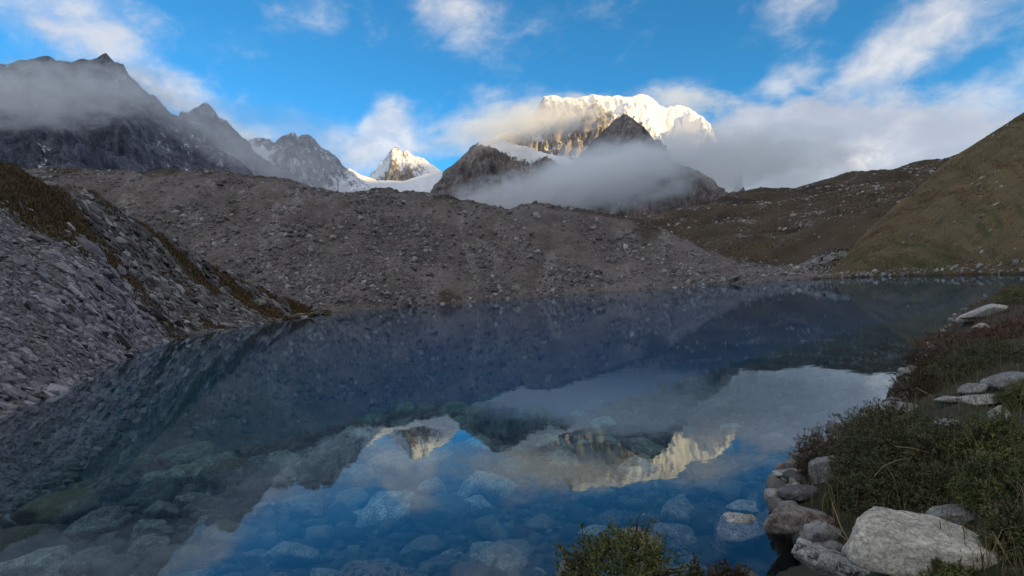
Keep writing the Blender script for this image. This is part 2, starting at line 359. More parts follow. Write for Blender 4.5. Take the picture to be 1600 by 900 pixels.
def ground_z(x, y):
    x = np.asarray(x, float); y = np.asarray(y, float); d = shore_dist(x, y); r = np.hypot(x, y)
    land = .10 + .42 * np.minimum(d, 1.2) + .10 * np.clip(d - 1.2, 0, 30) + .09 * fbm_np(x * .9, y * .9, .3, 4) * np.minimum(1, d + .2)
    q = -d; qd = 15 - 6 * sstep(x, -4.5, -.5)
    bed = -(.10 + .24 * np.clip(q, 0, 2) + (.055 + .085 * sstep(x, -2, 2)) * np.clip(q - 2, 0, 30) + .24 * np.minimum((np.sqrt((q - qd) ** 2 + 45) + q - qd) / 2, 75)) + .10 * fbm_np(x * .7, y * .7, .8, 4)
    z = np.where(d > 0, land, bed)
    far = sstep(r, 420, 900)
    return z * (1 - far) + (-14) * far
ang = np.concatenate([np.linspace(-60, 60, 420), np.linspace(60, 300, 160)[1:-1]]) * math.pi / 180
rad = np.concatenate([np.geomspace(.4, 40, 200), np.geomspace(40, 30000, 90)[1:]])
gx, gy = np.sin(ang)[:, None] * rad, np.cos(ang)[:, None] * rad
gz = ground_z(gx, gy)
M_GROUND, t, b = material('lakeside_soil_and_silt'); p = pos(t)
n1 = t.noise(p, 1.3, 8, .6); n2 = t.noise(p, 9, 8, .7)
soil = t.mix(t.range(n1, .4, .6), (.055, .048, .032), (.03, .036, .018)); silt = t.mix(t.range(n1, .35, .65), (.05, .05, .045), (.10, .095, .085))
zz = t.new('ShaderNodeSeparateXYZ'); t.put(zz.inputs[0], p)
t.put(b.inputs['Base Color'], t.mix(t.range(t.math('ADD', zz.outputs[2], t.math('MULTIPLY', n2, .1)), .02, .12), silt, soil))
t.put(b.inputs['Normal'], t.bump(t.math('ADD', n1, n2), .8, .05))
link('ground', grid_mesh('ground', np.stack([gx, gy, gz], -1), True, closed=True), M_GROUND, kind='structure')

# ------------------------------------------------------------------ lake
def box_mesh(name, x0, x1, y0, y1, z0, z1):
    bm = bmesh.new(); v = [bm.verts.new((x, y, z)) for z in (z0, z1) for y in (y0, y1) for x in (x0, x1)]
    for f in ((0, 2, 3, 1), (4, 5, 7, 6), (0, 1, 5, 4), (2, 6, 7, 3), (0, 4, 6, 2), (1, 3, 7, 5)): bm.faces.new([v[i] for i in f])
    me = bpy.data.meshes.new(name); bm.to_mesh(me); bm.free(); return me
M_WATER = bpy.data.materials.new('clear_lake_water'); M_WATER.use_nodes = True
t = NT(M_WATER.node_tree); t.n.clear()
p = pos(t)
rip = t.math('ADD', t.noise(t.mapping(p, scale=(.6, 1.6, 1)), 1.1, 3, .5), t.math('MULTIPLY', t.noise(p, 7, 2, .5), .12))
nb = t.bump(rip, 1.0, .0011)
fr = t.new('ShaderNodeFresnel'); fr.inputs[0].default_value = 1.50; t.put(fr.inputs[1], nb)
gl = t.new('ShaderNodeBsdfGlossy'); gl.inputs['Color'].default_value = (.75, .86, .96, 1); gl.inputs['Roughness'].default_value = .012; t.put(gl.inputs['Normal'], nb)
tr = t.new('ShaderNodeBsdfTransparent'); tr.inputs[0].default_value = (.93, .97, 1, 1)
mx = t.new('ShaderNodeMixShader'); t.put(mx.inputs[0], fr.outputs[0]); t.l.new(tr.outputs[0], mx.inputs[1]); t.l.new(gl.outputs[0], mx.inputs[2])
va = t.new('ShaderNodeVolumeAbsorption'); va.inputs[0].default_value = (.08, .84, .98, 1); va.inputs[1].default_value = .155
vs = t.new('ShaderNodeVolumeScatter'); vs.inputs[0].default_value = (.008, .42, .80, 1); vs.inputs[1].default_value = .044
ad = t.new('ShaderNodeAddShader'); t.l.new(va.outputs[0], ad.inputs[0]); t.l.new(vs.outputs[0], ad.inputs[1])
o = t.new('ShaderNodeOutputMaterial'); t.l.new(mx.outputs[0], o.inputs[0]); t.l.new(ad.outputs[0], o.inputs[1])
link('lake_water', box_mesh('lake_water', -320, 330, -60, 470, -40, 0), M_WATER, kind='structure')

# ------------------------------------------------------------------ moraine, slopes and hills
NU = 420
mor_crest = [(-400, 270, 430), (-150, 262, 440), (0, 262, 450), (110, 264, 450), (200, 262, 450), (260, 263, 450), (330, 266, 450), (400, 275, 450), (470, 284, 450), (520, 294, 455), (600, 297, 460), (650, 300, 462), (700, 306, 466), (760, 318, 470), (795, 324, 474), (815, 318, 476), (840, 316, 478), (870, 321, 482), (910, 326, 490), (960, 336, 500), (1000, 346, 505), (1040, 358, 500), (1070, 372, 480), (1100, 388, 460), (1135, 402, 430), (1180, 412, 390), (1230, 420, 350), (1275, 428, 320)]
mor_shore = [(-400, 560, 250), (0, 525, 270), (300, 502, 280), (490, 489, 290), (650, 476.5, 320), (800, 465.5, 360), (950, 455, 360), (1100, 446, 320), (1180, 442, 290), (1275, 436.5, 260)]
def rail_drop(A, dy, z): B = A.copy(); B[:, 1] += dy; B[:, 0] *= 1 + dy / A[:, 1]; B[:, 2] = z; return B
cr = resample(mor_crest, NU); sh = resample(mor_shore, NU); sh[:, 2] = .2
mid = sh * .5 + cr * .5; mid[:, 2] -= .035 * cr[:, 2]
back = rail_drop(cr, 120, 0); back[:, 2] = cr[:, 2] * .55; back2 = rail_drop(cr, 330, -14)
A = loft([rail_drop(sh, -60, -40), sh, mid, cr, back, back2], [8, 60, 60, 16, 16])
x, y, z = A[..., 0], A[..., 1], A[..., 2]
hw = np.clip(z / 8, 0, 1)
A[..., 2] += hw * (3.2 * fbm_np(x / 38, y / 38, .2, 5, .55) - .3) + np.clip(z / 2, 0, 1) * 1.25 * fbm_np(x / 7, y / 7, .7, 4, .62)
gul = ridged(x / 30 + .015 * (cr[:, 2][:, None] - z), .3, .1, 3)          # shallow gullies running down the face
A[..., 2] += -2.8 * (gul - .9) * hw * (1 - sstep(z / (cr[:, 2][:, None] + 1), .8, 1))
MORAINE = A
moss = sstep(z / (cr[:, 2][:, None] + 1), .86, 1.0) * .55 + .30 * sstep(.12 - z / (cr[:, 2][:, None] + 1), 0, .1)
M_MORAINE = ground_mat('moraine_till', ((.12, .10, .092), (.175, .15, .14), (.25, .225, .21)), .05, .35, [((.045, .036, .024), 'moss'), ((.17, .155, .145), 'silt')])
un = np.arange(NU)[:, None] / 9.0
silt = .10 + .6 * fbm_np(un + .2 * fbm_np(x / 40, y / 40, 0, 3), z / 60, 4.4, 4)
moss = moss + .55 * np.clip(fbm_np(un * .6, z / 50, 8.8, 4), 0, 1) + .3 * sstep(x, 10, 80) * sstep(z / (cr[:, 2][:, None] + 1), .5, .9)
link('moraine', grid_mesh('moraine', A, True, {'moss': moss, 'silt': silt}), M_MORAINE, kind='structure')

spur_crest = [(-500, 170, 40), (-260, 215, 48), (-120, 245, 55), (0, 270, 66), (60, 288, 78), (100, 300, 88), (150, 318, 104), (200, 345, 120), (260, 378, 142), (330, 418, 172), (400, 450, 205), (450, 472, 235), (492, 488.5, 270)]
spur_shore = [(-500, 790, 6.5), (-260, 722, 8.2), (-120, 680, 10.3), (0, 641, 13.8), (80, 606, 17.5), (150, 573, 25), (215, 546, 40), (280, 524, 62), (340, 511, 88), (400, 501.5, 124), (450, 494, 175), (492, 489.3, 255)]
cr = resample(spur_crest, NU); sh = resample(spur_shore, NU); sh[:, 2] = .1
bk = rail_drop(cr, 60, 0); bk[:, 0] -= 30; bk[:, 2] = cr[:, 2] * .6 - 2; bk2 = rail_drop(cr, 140, -8); bk2[:, 0] -= 80
md = sh * .5 + cr * .5; md[:, 2] -= .04 * cr[:, 2]
lo = sh.copy(); lo[:, 0] += 4.5 + .09 * sh[:, 1]; lo[:, 1] -= 1.5 + .04 * sh[:, 1]; lo[:, 2] = -1.9
lo2 = lo.copy(); lo2[:, 0] += 6 + .3 * sh[:, 1]; lo2[:, 2] = -5 - .12 * sh[:, 1]
A = loft([lo2, lo, sh, md, cr, bk, bk2], [10, 16, 80, 80, 16, 10])
x, y, z = A[..., 0], A[..., 1], A[..., 2]
sc_ = np.clip(y / 60, .15, 1)
A[..., 2] += np.clip(z / 3, 0.05, 1) * (1.5 * sc_ * fbm_np(x / 16, y / 16, .2, 5, .55) + .35 * fbm_np(x / 3, y / 3, .7, 4, .55))
SPUR = A
uu = np.linspace(0, 1, NU)[:, None]; pxs = np.interp(uu, [0, 1], [-500, 492])
rel = z / (cr[:, 2][:, None] + .5)
bnd = np.interp(pxs, [-500, 0, 105, 190, 260, 300], [.75, .62, .50, .36, .12, -.1])
tn = fbm_np(x / 14, y / 22, 3.3, 4)
upper = sstep(rel - bnd + .12 * tn, -.04, .06)
turf = upper * (.56 + .9 * tn) + .75 * np.exp(-((rel - bnd + .05 + .1 * tn) / .055) ** 2) * sstep(pxs, -60, 60) + .6 * sstep(pxs, 420, 490) * (1 - .5 * rel)
M_SPUR = ground_mat('scree_slope_ground', ((.11, .10, .10), (.18, .165, .17), (.25, .235, .24)), .22, .14, [((.062, .043, .02), 'turf')])
link('left_slope', grid_mesh('left_slope', A, True, {'turf': turf}), M_SPUR, kind='structure')
SPUR_TURF = turf; SPUR_REL = rel; SPUR_PX = pxs + 0 * rel

ridge_crest = [(960, 356, 760), (1010, 341, 800), (1050, 330, 830), (1100, 317, 870), (1145, 308, 900), (1190, 299, 930), (1235, 296, 950), (1280, 289, 960), (1330, 281, 970), (1400, 268, 980), (1440, 260, 990), (1475, 254, 1000), (1560, 240, 1020), (1700, 225, 1040)]
ridge_foot = [(960, 400, 520), (1060, 400, 520), (1130, 412, 440), (1190, 420, 390), (1250, 428, 340), (1300, 432, 290), (1400, 425, 270), (1500, 418, 270), (1700, 404, 280)]
cr = resample(ridge_crest, NU); sh = resample(ridge_foot, NU)
md = sh * .5 + cr * .5; md[:, 2] += .02 * cr[:, 2]
A = loft([rail_drop(sh, -70, -12), sh, md, cr, rail_drop(cr, 350, 30), rail_drop(cr, 900, -14)], [8, 80, 80, 20, 10])
x, y, z = A[..., 0], A[..., 1], A[..., 2]
hw = np.clip((z - 2) / 15, 0, 1)
rr = ridged(x / 130 + y / 420, y / 330 - x / 500, .4, 4)
A[..., 2] += hw * (9 * (rr - .95) + 4.5 * fbm_np(x / 45, y / 45, .9, 5, .55)) * (1 - .55 * sstep(z / (cr[:, 2][:, None] + 1), .85, 1))
RIDGE = A
N = grid_normals(A)
dark = .55 * (rr < .75) + .35 * fbm_np(x / 90, y / 140, 2.2, 4)
grey = .08 + .42 * fbm_np(x / 60, y / 50, 5.2, 4) + .5 * sstep(.14 - z / (cr[:, 2][:, None] + 1), 0, .1)
M_RIDGE = ground_mat('brown_ridge_turf', ((.068, .047, .028), (.096, .067, .038), (.055, .046, .026)), .03, .8, [((.026, .016, .012), 'dark'), ((.13, .125, .115), 'stony')])
link('middle_ridge', grid_mesh('middle_ridge', A, True, {'dark': dark, 'stony': grey}), M_RIDGE, kind='structure')

hill_edge = [(1268, 434, 262), (1296, 426, 270), (1318, 402, 276), (1340, 375, 282), (1370, 346, 288), (1400, 320, 293), (1435, 292, 298), (1470, 258, 300), (1500, 238, 296), (1540, 213, 284), (1600, 175, 262), (1660, 132, 245), (1740, 80, 230), (1850, 10, 215), (2000, -80, 200)]
hill_base = [(1268, 435.2, 250), (1330, 434.5, 205), (1420, 433.5, 140), (1500, 432, 106), (1560, 430.5, 88), (1620, 428, 74), (1700, 424, 64), (1850, 415, 54), (2000, 408, 46), (2300, 390, 36)]
cr = resample(hill_edge, NU); sh = resample(hill_base, NU); sh[:, 2] = .15
md = sh * .5 + cr * .5; md[:, 2] -= .05 * cr[:, 2]
bk = rail_drop(cr, 70, 0); bk[:, 2] = cr[:, 2] * 1.0 - 6; bk2 = rail_drop(cr, 260, -14)
lo = sh.copy(); lo[:, 1] -= 26; lo[:, 2] = -22
A = loft([lo, sh, md, cr, bk, bk2], [8, 80, 80, 14, 10])
x, y, z = A[..., 0], A[..., 1], A[..., 2]
hw = np.clip(z / 6, 0, 1); edge = 1 - .8 * sstep(np.arange(A.shape[1])[None] / 168, .9, 1)
A[..., 2] += hw * edge * (1.7 * fbm_np(x / 42, y / 60, .2, 5, .5) + .35 * fbm_np(x / 6, y / 6, .2, 4, .6)) + .12 * hw * fbm_np(x / 1.8, y / 1.8, .2, 3)
HILL = A
stripe_h = fbm_np(np.arange(NU)[:, None] / 12.0 + np.arange(A.shape[1])[None] / 30.0, np.arange(A.shape[1])[None] / 50.0, 2.2, 5, .6)
hu = np.arange(NU)[:, None] / 26.0; hv = np.arange(A.shape[1])[None] / 60.0
stripe = fbm_np(hu * 2.2 + hv * 2.6, hv * 1.1, 2.2, 5, .6)
green = .0 + .45 * stripe + .25 * fbm_np(x / 50, y / 60, 7.2, 4) + .45 * (1 - sstep(z, 4, 26)) * sstep(x, 60, 90)
rust = .12 + .55 * fbm_np(hu * 1.6 + hv * 2.4 + 9, hv * .8, 5.7, 5, .6) + .2 * fbm_np(x / 26, y / 40, 3.7, 4) + .2 * (1 - sstep(z, .6, 3))
M_HILL = ground_mat('grassy_hill_turf', ((.125, .088, .037), (.18, .125, .052), (.10, .082, .035)), .06, .5, [((.06, .052, .016), 'green'), ((.10, .05, .022), 'rust')])
link('right_hill', grid_mesh('right_hill', A, True, {'green': green, 'rust': rust}), M_HILL, kind='structure')

# ------------------------------------------------------------------ rocks
def ico(sub):
    bm = bmesh.new(); bmesh.ops.create_icosphere(bm, subdivisions=max(sub, 1), radius=1)
    V = np.array([v.co[:] for v in bm.verts]); Fa = np.array([[v.index for v in f.verts] for f in bm.faces]); bm.free()
    return V, Fa
ICO = {s: ico(s) for s in (1, 2, 3, 4, 5, 6)}
def rock_shape(sub, seed, angular=1.0, axes=(1, .75, .55), n_pl=9, bumpy=.10, fine=0.0, blk=1.0, hull=None):
    g = np.random.default_rng(seed); V, Fa = ICO[sub]; V = np.sign(V) * np.abs(V) ** blk; V /= np.linalg.norm(V, axis=1).max()
    if bumpy: V *= (1 + bumpy * fbm_np(V[:, 0] * 1.3 + seed, V[:, 1] * 1.3, V[:, 2] * 1.3 + seed * .7, 3))[:, None]
    if sub >= 3 or hull is not None:      # facets with worn edges: a soft intersection of half-spaces
        if hull is None:
            m = n_pl + 9; i = np.arange(m) + .5; ph_ = np.arccos(1 - 2 * i / m); th_ = math.pi * (1 + 5 ** .5) * i
            Nn = np.stack([np.cos(th_) * np.sin(ph_), np.sin(th_) * np.sin(ph_), np.cos(ph_)], -1) + g.normal(size=(m, 3)) * .28
            q = np.linalg.qr(g.normal(size=(3, 3)))[0]; Nn = Nn @ q; Nn /= np.linalg.norm(Nn, axis=1, keepdims=True); dd = g.uniform(.62, 1.0, m)
        else: Nn, dd = hull
        U = ICO[sub][0]; pw = 9 + 26 * angular ** 2
        V = U * (np.maximum(1e-9, (np.maximum(0, U @ Nn.T / dd) ** pw).sum(1)) ** (-1 / pw))[:, None]
        if bumpy: V *= (1 + bumpy * .35 * fbm_np(V[:, 0] * 1.7 + seed, V[:, 1] * 1.7, V[:, 2] * 1.7 + seed * .7, 4))[:, None]
    else:
        for k in range(n_pl):
            n = g.normal(size=3); n /= np.linalg.norm(n); d = g.uniform(.5, .85)
            e = np.maximum(0, V @ n - d); V -= (e * angular)[:, None] * n
    if fine: V *= (1 + fine * fbm_np(V[:, 0] * 5 + seed, V[:, 1] * 5, V[:, 2] * 5, 5, .6) - fine * .8 * np.maximum(0, ridged(V[:, 0] * 2.2, V[:, 1] * 2.2 + seed, V[:, 2] * 3, 4) - 1.15))[:, None]
    V -= (V.max(0) + V.min(0)) / 2; V /= (V.max(0) - V.min(0)) / 2
    return V * np.array(axes), Fa
SMALL = [rock_shape(1, s, 1, (1, .8, .6), 6, .25) for s in range(10)]          # 80 faces
def icosa(seed, axes):
    bm = bmesh.new(); bmesh.ops.create_icosphere(bm, subdivisions=1, radius=1)
    bm.free(); g = np.random.default_rng(seed)
    ph = (1 + 5 ** .5) / 2
    V = np.array([(-1, ph, 0), (1, ph, 0), (-1, -ph, 0), (1, -ph, 0), (0, -1, ph), (0, 1, ph), (0, -1, -ph), (0, 1, -ph), (ph, 0, -1), (ph, 0, 1), (-ph, 0, -1), (-ph, 0, 1)], float) / 1.9
    Fa = np.array([(0, 11, 5), (0, 5, 1), (0, 1, 7), (0, 7, 10), (0, 10, 11), (1, 5, 9), (5, 11, 4), (11, 10, 2), (10, 7, 6), (7, 1, 8), (3, 9, 4), (3, 4, 2), (3, 2, 6), (3, 6, 8), (3, 8, 9), (4, 9, 5), (2, 4, 11), (6, 2, 10), (8, 6, 7), (9, 8, 1)])
    return (V + g.uniform(-.28, .28, V.shape)) * np.array(axes), Fa
TINY = [icosa(s, (1, .8, .65)) for s in range(14)]
SLAB = [icosa(40 + s, (1, .75, .34)) for s in range(12)] + [rock_shape(1, 70 + s, 1, (1, .7, .36), 6, .2) for s in range(8)]
ROUND = [rock_shape(2, 100 + s, .55, (1, .8, .6), 7, .16) for s in range(8)]

def rotations(n, normals, g, tilt=.35):
    """random spin about the surface normal, then a little tilt"""
    up = normals + g.normal(size=(n, 3)) * tilt; up /= np.linalg.norm(up, axis=1, keepdims=True)
    a = g.normal(size=(n, 3)); a -= (a * up).sum(1, keepdims=True) * up; a /= np.linalg.norm(a, axis=1, keepdims=True)
    return np.stack([a, np.cross(up, a), up], 2)
def rubble(name, variants, pos_, size, normals, mat, g, tilt=.35, sink=.25, smooth=False):
    n = len(pos_); Rm = rotations(n, normals, g, tilt); which = g.integers(0, len(variants), n); Vs, Fs, off = [], [], 0
    p_ = pos_ + normals * (size * (.5 - sink))[:, None] * .6
    for k, (V, Fa) in enumerate(variants):
        i = np.where(which == k)[0]
        if len(i) == 0: continue
        S = size[i][:, None, None] * g.uniform(.75, 1.25, (len(i), 1, 3))
        W = np.einsum('nij,nvj->nvi', Rm[i], V[None] * S) + p_[i][:, None]
        Vs.append(W.reshape(-1, 3)); Fs.append((Fa[None] + off + (np.arange(len(i)) * len(V))[:, None, None]).reshape(-1, 3)); off += len(i) * len(V)
    return link(name, mesh_np(name, np.concatenate(Vs), np.concatenate(Fs), smooth), mat, kind='stuff')
def scatter(A, n, g, weight=None, rows=None):
    B = A if rows is None else A[:, rows[0]:rows[1]]
    a = np.linalg.norm(np.cross(B[1:, :-1] - B[:-1, :-1], B[:-1, 1:] - B[:-1, :-1]), axis=-1)
    if weight is not None: a = a * (weight if rows is None else weight[:, rows[0]:rows[1]])[:-1, :-1]
    q = np.cumsum(a.ravel()); k = np.searchsorted(q, g.uniform(0, q[-1], n)); i, j = np.unravel_index(np.minimum(k, a.size - 1), a.shape)
    s, t_ = g.uniform(size=(2, n, 1))
    p_ = B[i, j] * (1 - s) * (1 - t_) + B[i + 1, j] * s * (1 - t_) + B[i + 1, j + 1] * s * t_ + B[i, j + 1] * (1 - s) * t_
    return p_, grid_normals(B)[i, j]
def power(n, g, lo, hi, e=2.4): return np.minimum(lo * (1 - g.uniform(size=n)) ** (-1 / e), hi)

GREY = [(0, (.10, .09, .088)), (.3, (.22, .205, .20)), (.65, (.17, .15, .145)), (.88, (.31, .295, .28)), (1, (.50, .48, .46))]
M_RUB = rock_mat('moraine_stone', GREY, .8, bump_d=.25)
M_SCREE = rock_mat('scree_stone', [(0, (.12, .11, .115)), (.4, (.22, .20, .215)), (.75, (.30, .28, .295)), (1, (.44, .42, .43))], 1.6, ((.10, .095, .085), .62), bump_d=.06)
M_SCREE_ONE = rock_mat('scree_slab_stone', [(0, (.15, .138, .14)), (.5, (.25, .23, .24)), (1, (.38, .365, .36))], 1.3, ((.12, .11, .09), .6), bump_d=.05, island=False)
M_MOR_ONE = rock_mat('moraine_boulder_stone', [(0, (.22, .205, .19)), (.5, (.31, .295, .275)), (1, (.43, .41, .385))], .5, bump_d=.3, island=False)
M_HILLROCK = rock_mat('ridge_stone', [(0, (.22, .21, .19)), (.6, (.34, .32, .29)), (1, (.5, .48, .44))], .6, bump_d=.3)

g = np.random.default_rng(11)
wz = np.clip(.35 + .9 * fbm_np(MORAINE[..., 0] / 35, MORAINE[..., 1] / 35, 4.4, 4), .06, 2) / np.maximum(MORAINE[..., 1] / 400, .4) ** 2
ps_, nn = scatter(MORAINE, 48000, g, wz, (7, 130))
rubble('moraine_rubble', TINY, ps_, power(len(ps_), g, .34, 2.0, 2.3) * np.exp(.55 * fbm_np(ps_[:, 0] / 22, ps_[:, 1] / 22, 5.5, 3)), nn, M_RUB, g)
ty = SPUR[..., 1]
wsp = np.clip(1.05 - 1.25 * np.clip(SPUR_TURF, 0, 1), .08, 1) / (ty + 6) ** 2
up_ = sstep(SPUR_REL - np.interp(SPUR_PX, [-500, 0, 105, 190, 260, 300], [.75, .62, .50, .36, .12, -.1]) + .10 * fbm_np(SPUR[..., 0] / 9, SPUR[..., 1] / 9, 6.1, 4), -.03, .05)
M_SCREE_D = rock_mat('weathered_scree_stone', [(0, (.085, .074, .068)), (.5, (.165, .148, .138)), (.85, (.26, .24, .225)), (1, (.42, .41, .40))], 1.6, ((.05, .045, .03), .60), bump_d=.06)
ps_, nn = scatter(SPUR, 34000, g, wsp * (1 - up_), (18, 188))
rubble('scree_rubble', SLAB, ps_, power(len(ps_), g, 1, 4.5, 2.3) * (.022 + .0020 * ps_[:, 1]) * np.exp(.75 * fbm_np(ps_[:, 0] / 5, ps_[:, 1] / 9, 5.5, 3)), nn, M_SCREE, g, .22)
ps_, nn = scatter(SPUR, 11000, g, wsp * up_ * (SPUR_TURF < .62), (18, 188))
rubble('weathered_rubble', SLAB, ps_, power(len(ps_), g, 1, 5, 2.0) * (.024 + .0024 * ps_[:, 1]), nn, M_SCREE_D, g, .25)
wr = np.clip(fbm_np(RIDGE[..., 0] / 60, RIDGE[..., 1] / 60, 9.1, 4) - .1, 0, 1) ** 1.3 + .04 + .5 * (RIDGE[..., 2] < 9)
ps_, nn = scatter(RIDGE, 7000, g, wr, (8, 165))
rubble('ridge_rubble', TINY, ps_, power(len(ps_), g, .4, 2.4, 2.2), nn, M_HILLROCK, g)
ps_, nn = scatter(HILL, 900, g, .35 + 22.0 * (HILL[..., 2] < 1.6), (8, 165))
rubble('hill_rubble', TINY, ps_, power(len(ps_), g, .18, .8, 2.2), nn, M_HILLROCK, g)

def single_rock(name, me, mat, p_, size, nrm, g, label, cat, group, tilt=.3, sink=.2):
    o = link(name, me, mat, label=label, category=cat)
    if group: o['group'] = group
    Rm = rotations(1, nrm[None], g, tilt)[0]
    M = Matrix([list(Rm[i]) + [float((p_ + nrm * size * (.5 - sink) * .6)[i])] for i in range(3)] + [[0, 0, 0, 1]])
    o.matrix_world = M @ Matrix.Diagonal((size, size * g.uniform(.8, 1.2), size * g.uniform(.8, 1.2), 1))
    return o
def shape_mesh(name, vf, smooth=False): return mesh_np(name, vf[0], vf[1], smooth)
mor_me = [shape_mesh('moraine_boulder', rock_shape(1, 300 + s, 1, (1, .8, .7), 7, .2)) for s in range(6)]
ps_, nn = scatter(MORAINE, 70, g, wz ** .5, (9, 128))
for q, n_ in zip(ps_, nn):
    single_rock('moraine_boulder', mor_me[g.integers(6)], M_MOR_ONE, q, g.uniform(1.5, 2.9), n_, g, 'angular grey boulder larger than the rubble around it on the brown moraine face', 'boulder', 'large boulders on the moraine')
slab_me = [shape_mesh('scree_rock', rock_shape(2, 340 + s, 1, (1, .72, .4), 9, .14)) for s in range(8)]
ps_, nn = scatter(SPUR, 120, g, wsp * (SPUR[..., 1] < 90), (22, 175))
for q, n_ in zip(ps_, nn):
    single_rock('scree_rock', slab_me[g.integers(8)], M_SCREE_ONE, q, float(g.uniform(.008, .019) * q[1] + .06), n_, g, 'pale lilac grey slab among smaller stones on the scree slope by the lake', 'slab', 'larger slabs on the left scree slope')
ridge_me = [shape_mesh('ridge_boulder', rock_shape(1, 380 + s, 1, (1, .8, .6), 7, .2)) for s in range(5)]
ps_, nn = scatter(RIDGE, 50, g, wr, (12, 150))
for q, n_ in zip(ps_, nn):
    single_rock('ridge_boulder', ridge_me[g.integers(5)], M_MOR_ONE, q, g.uniform(2.0, 3.4), n_, g, 'pale boulder half sunk in the brown turf of the ridge beyond the lake', 'boulder', 'pale boulders on the brown ridge')

# ------------------------------------------------------------------ stones under the water
M_BED = rock_mat('lake_bed_pebble', [(0, (.05, .05, .045)), (.5, (.11, .108, .10)), (1, (.22, .215, .2))], 5, bump_d=.02)
M_SUB = rock_mat('submerged_stone', [(0, (.16, .16, .15)), (.35, (.33, .32, .30)), (.75, (.52, .505, .475)), (1, (.66, .64, .6))], 3.2, ((.06, .06, .055), .57), bump_d=.04, con=(.5, 1.4), island=False)
M_TAN = rock_mat('tan_submerged_stone', [(0, (.30, .26, .20)), (1, (.36, .315, .245))], 4, ((.25, .2, .13), .68), bump_d=.02, island=False)
M_PALE = rock_mat('pale_stone', [(0, (.42, .41, .385)), (1, (.52, .5, .47))], 4, ((.28, .26, .24), .66), bump_d=.02, island=False, wet=True)
M_PATCH = rock_mat('patched_stone', [(0, (.60, .58, .54)), (1, (.6, .58, .54))], 2.2, ((.07, .07, .07), .52), bump_d=.03, island=False, wet=True)
near = np.array([[float(v) for v in (a, r_)] for a, r_ in zip(g.uniform(-62, 34, 9000), 2.6 + 24 * g.uniform(size=9000) ** 1.25)])
bx, by = np.sin(near[:, 0] * math.pi / 180) * near[:, 1], np.cos(near[:, 0] * math.pi / 180) * near[:, 1]
d_ = shore_dist(bx, by); k = (d_ < .05); bx, by = bx[k], by[k]
bp = np.stack([bx, by, ground_z(bx, by)], -1); up = np.tile([0, 0, 1.0], (len(bp), 1))
rubble('lake_bed_stones', SMALL, bp, power(len(bp), g, .04, .16, 1.9) * (1 + .03 * by), up, M_BED, g, .4, .1, True)
SUB_ME = [shape_mesh('submerged_stone', rock_shape(4, 400 + s, .86, (1, .78, .62), 11, .16, .05, .85), True) for s in range(10)]
def on_ground(px, py, dz=0.0):
    z = 0.0
    for _ in range(30):
        q = G(px, py, z); z = .5 * z + .5 * (float(ground_z(q[0], q[1])) + dz)
    return G(px, py, z)
placed = []
def sub_stone(px, py, wpx, hpx, label, mat=None, name='submerged_stone', top=None, group=None, me=None, spin=None, cat='stone'):
    q = on_ground(px, py, .06) if top is None else G(px, py, top)
    D = q[1]; a = wpx / 2 / F_PX * D; s = abs((q[2] - CAM[2]) / np.linalg.norm(q - CAM))
    dep = min(max(hpx / 2 / F_PX * D / s * .62, a * .5), a * 1.3); hh = min(a, dep) * .62
    zb = float(ground_z(q[0], q[1])); zc = zb + hh * .45 if top is None else top - hh
    o = link(name, me or SUB_ME[g.integers(len(SUB_ME))], None, label=label, category=cat)
    if group: o['group'] = group
    o.location = (q[0], q[1], zc); o.rotation_euler = (g.uniform(-.15, .15), g.uniform(-.15, .15), g.uniform(-.35, .35) if spin is None else spin)
    o.scale = (a, dep / .78, hh / .62)
    if mat:
        if not o.data.materials or o.data.materials[0] != mat:
            if o.data.users > 1 or me is None: o.data = o.data.copy()
            o.data.materials.clear(); o.data.materials.append(mat)
    placed.append((q[0], q[1], max(a, dep)))
    return o
for m_ in SUB_ME: m_.materials.append(M_SUB)
L = 'under the clear water'
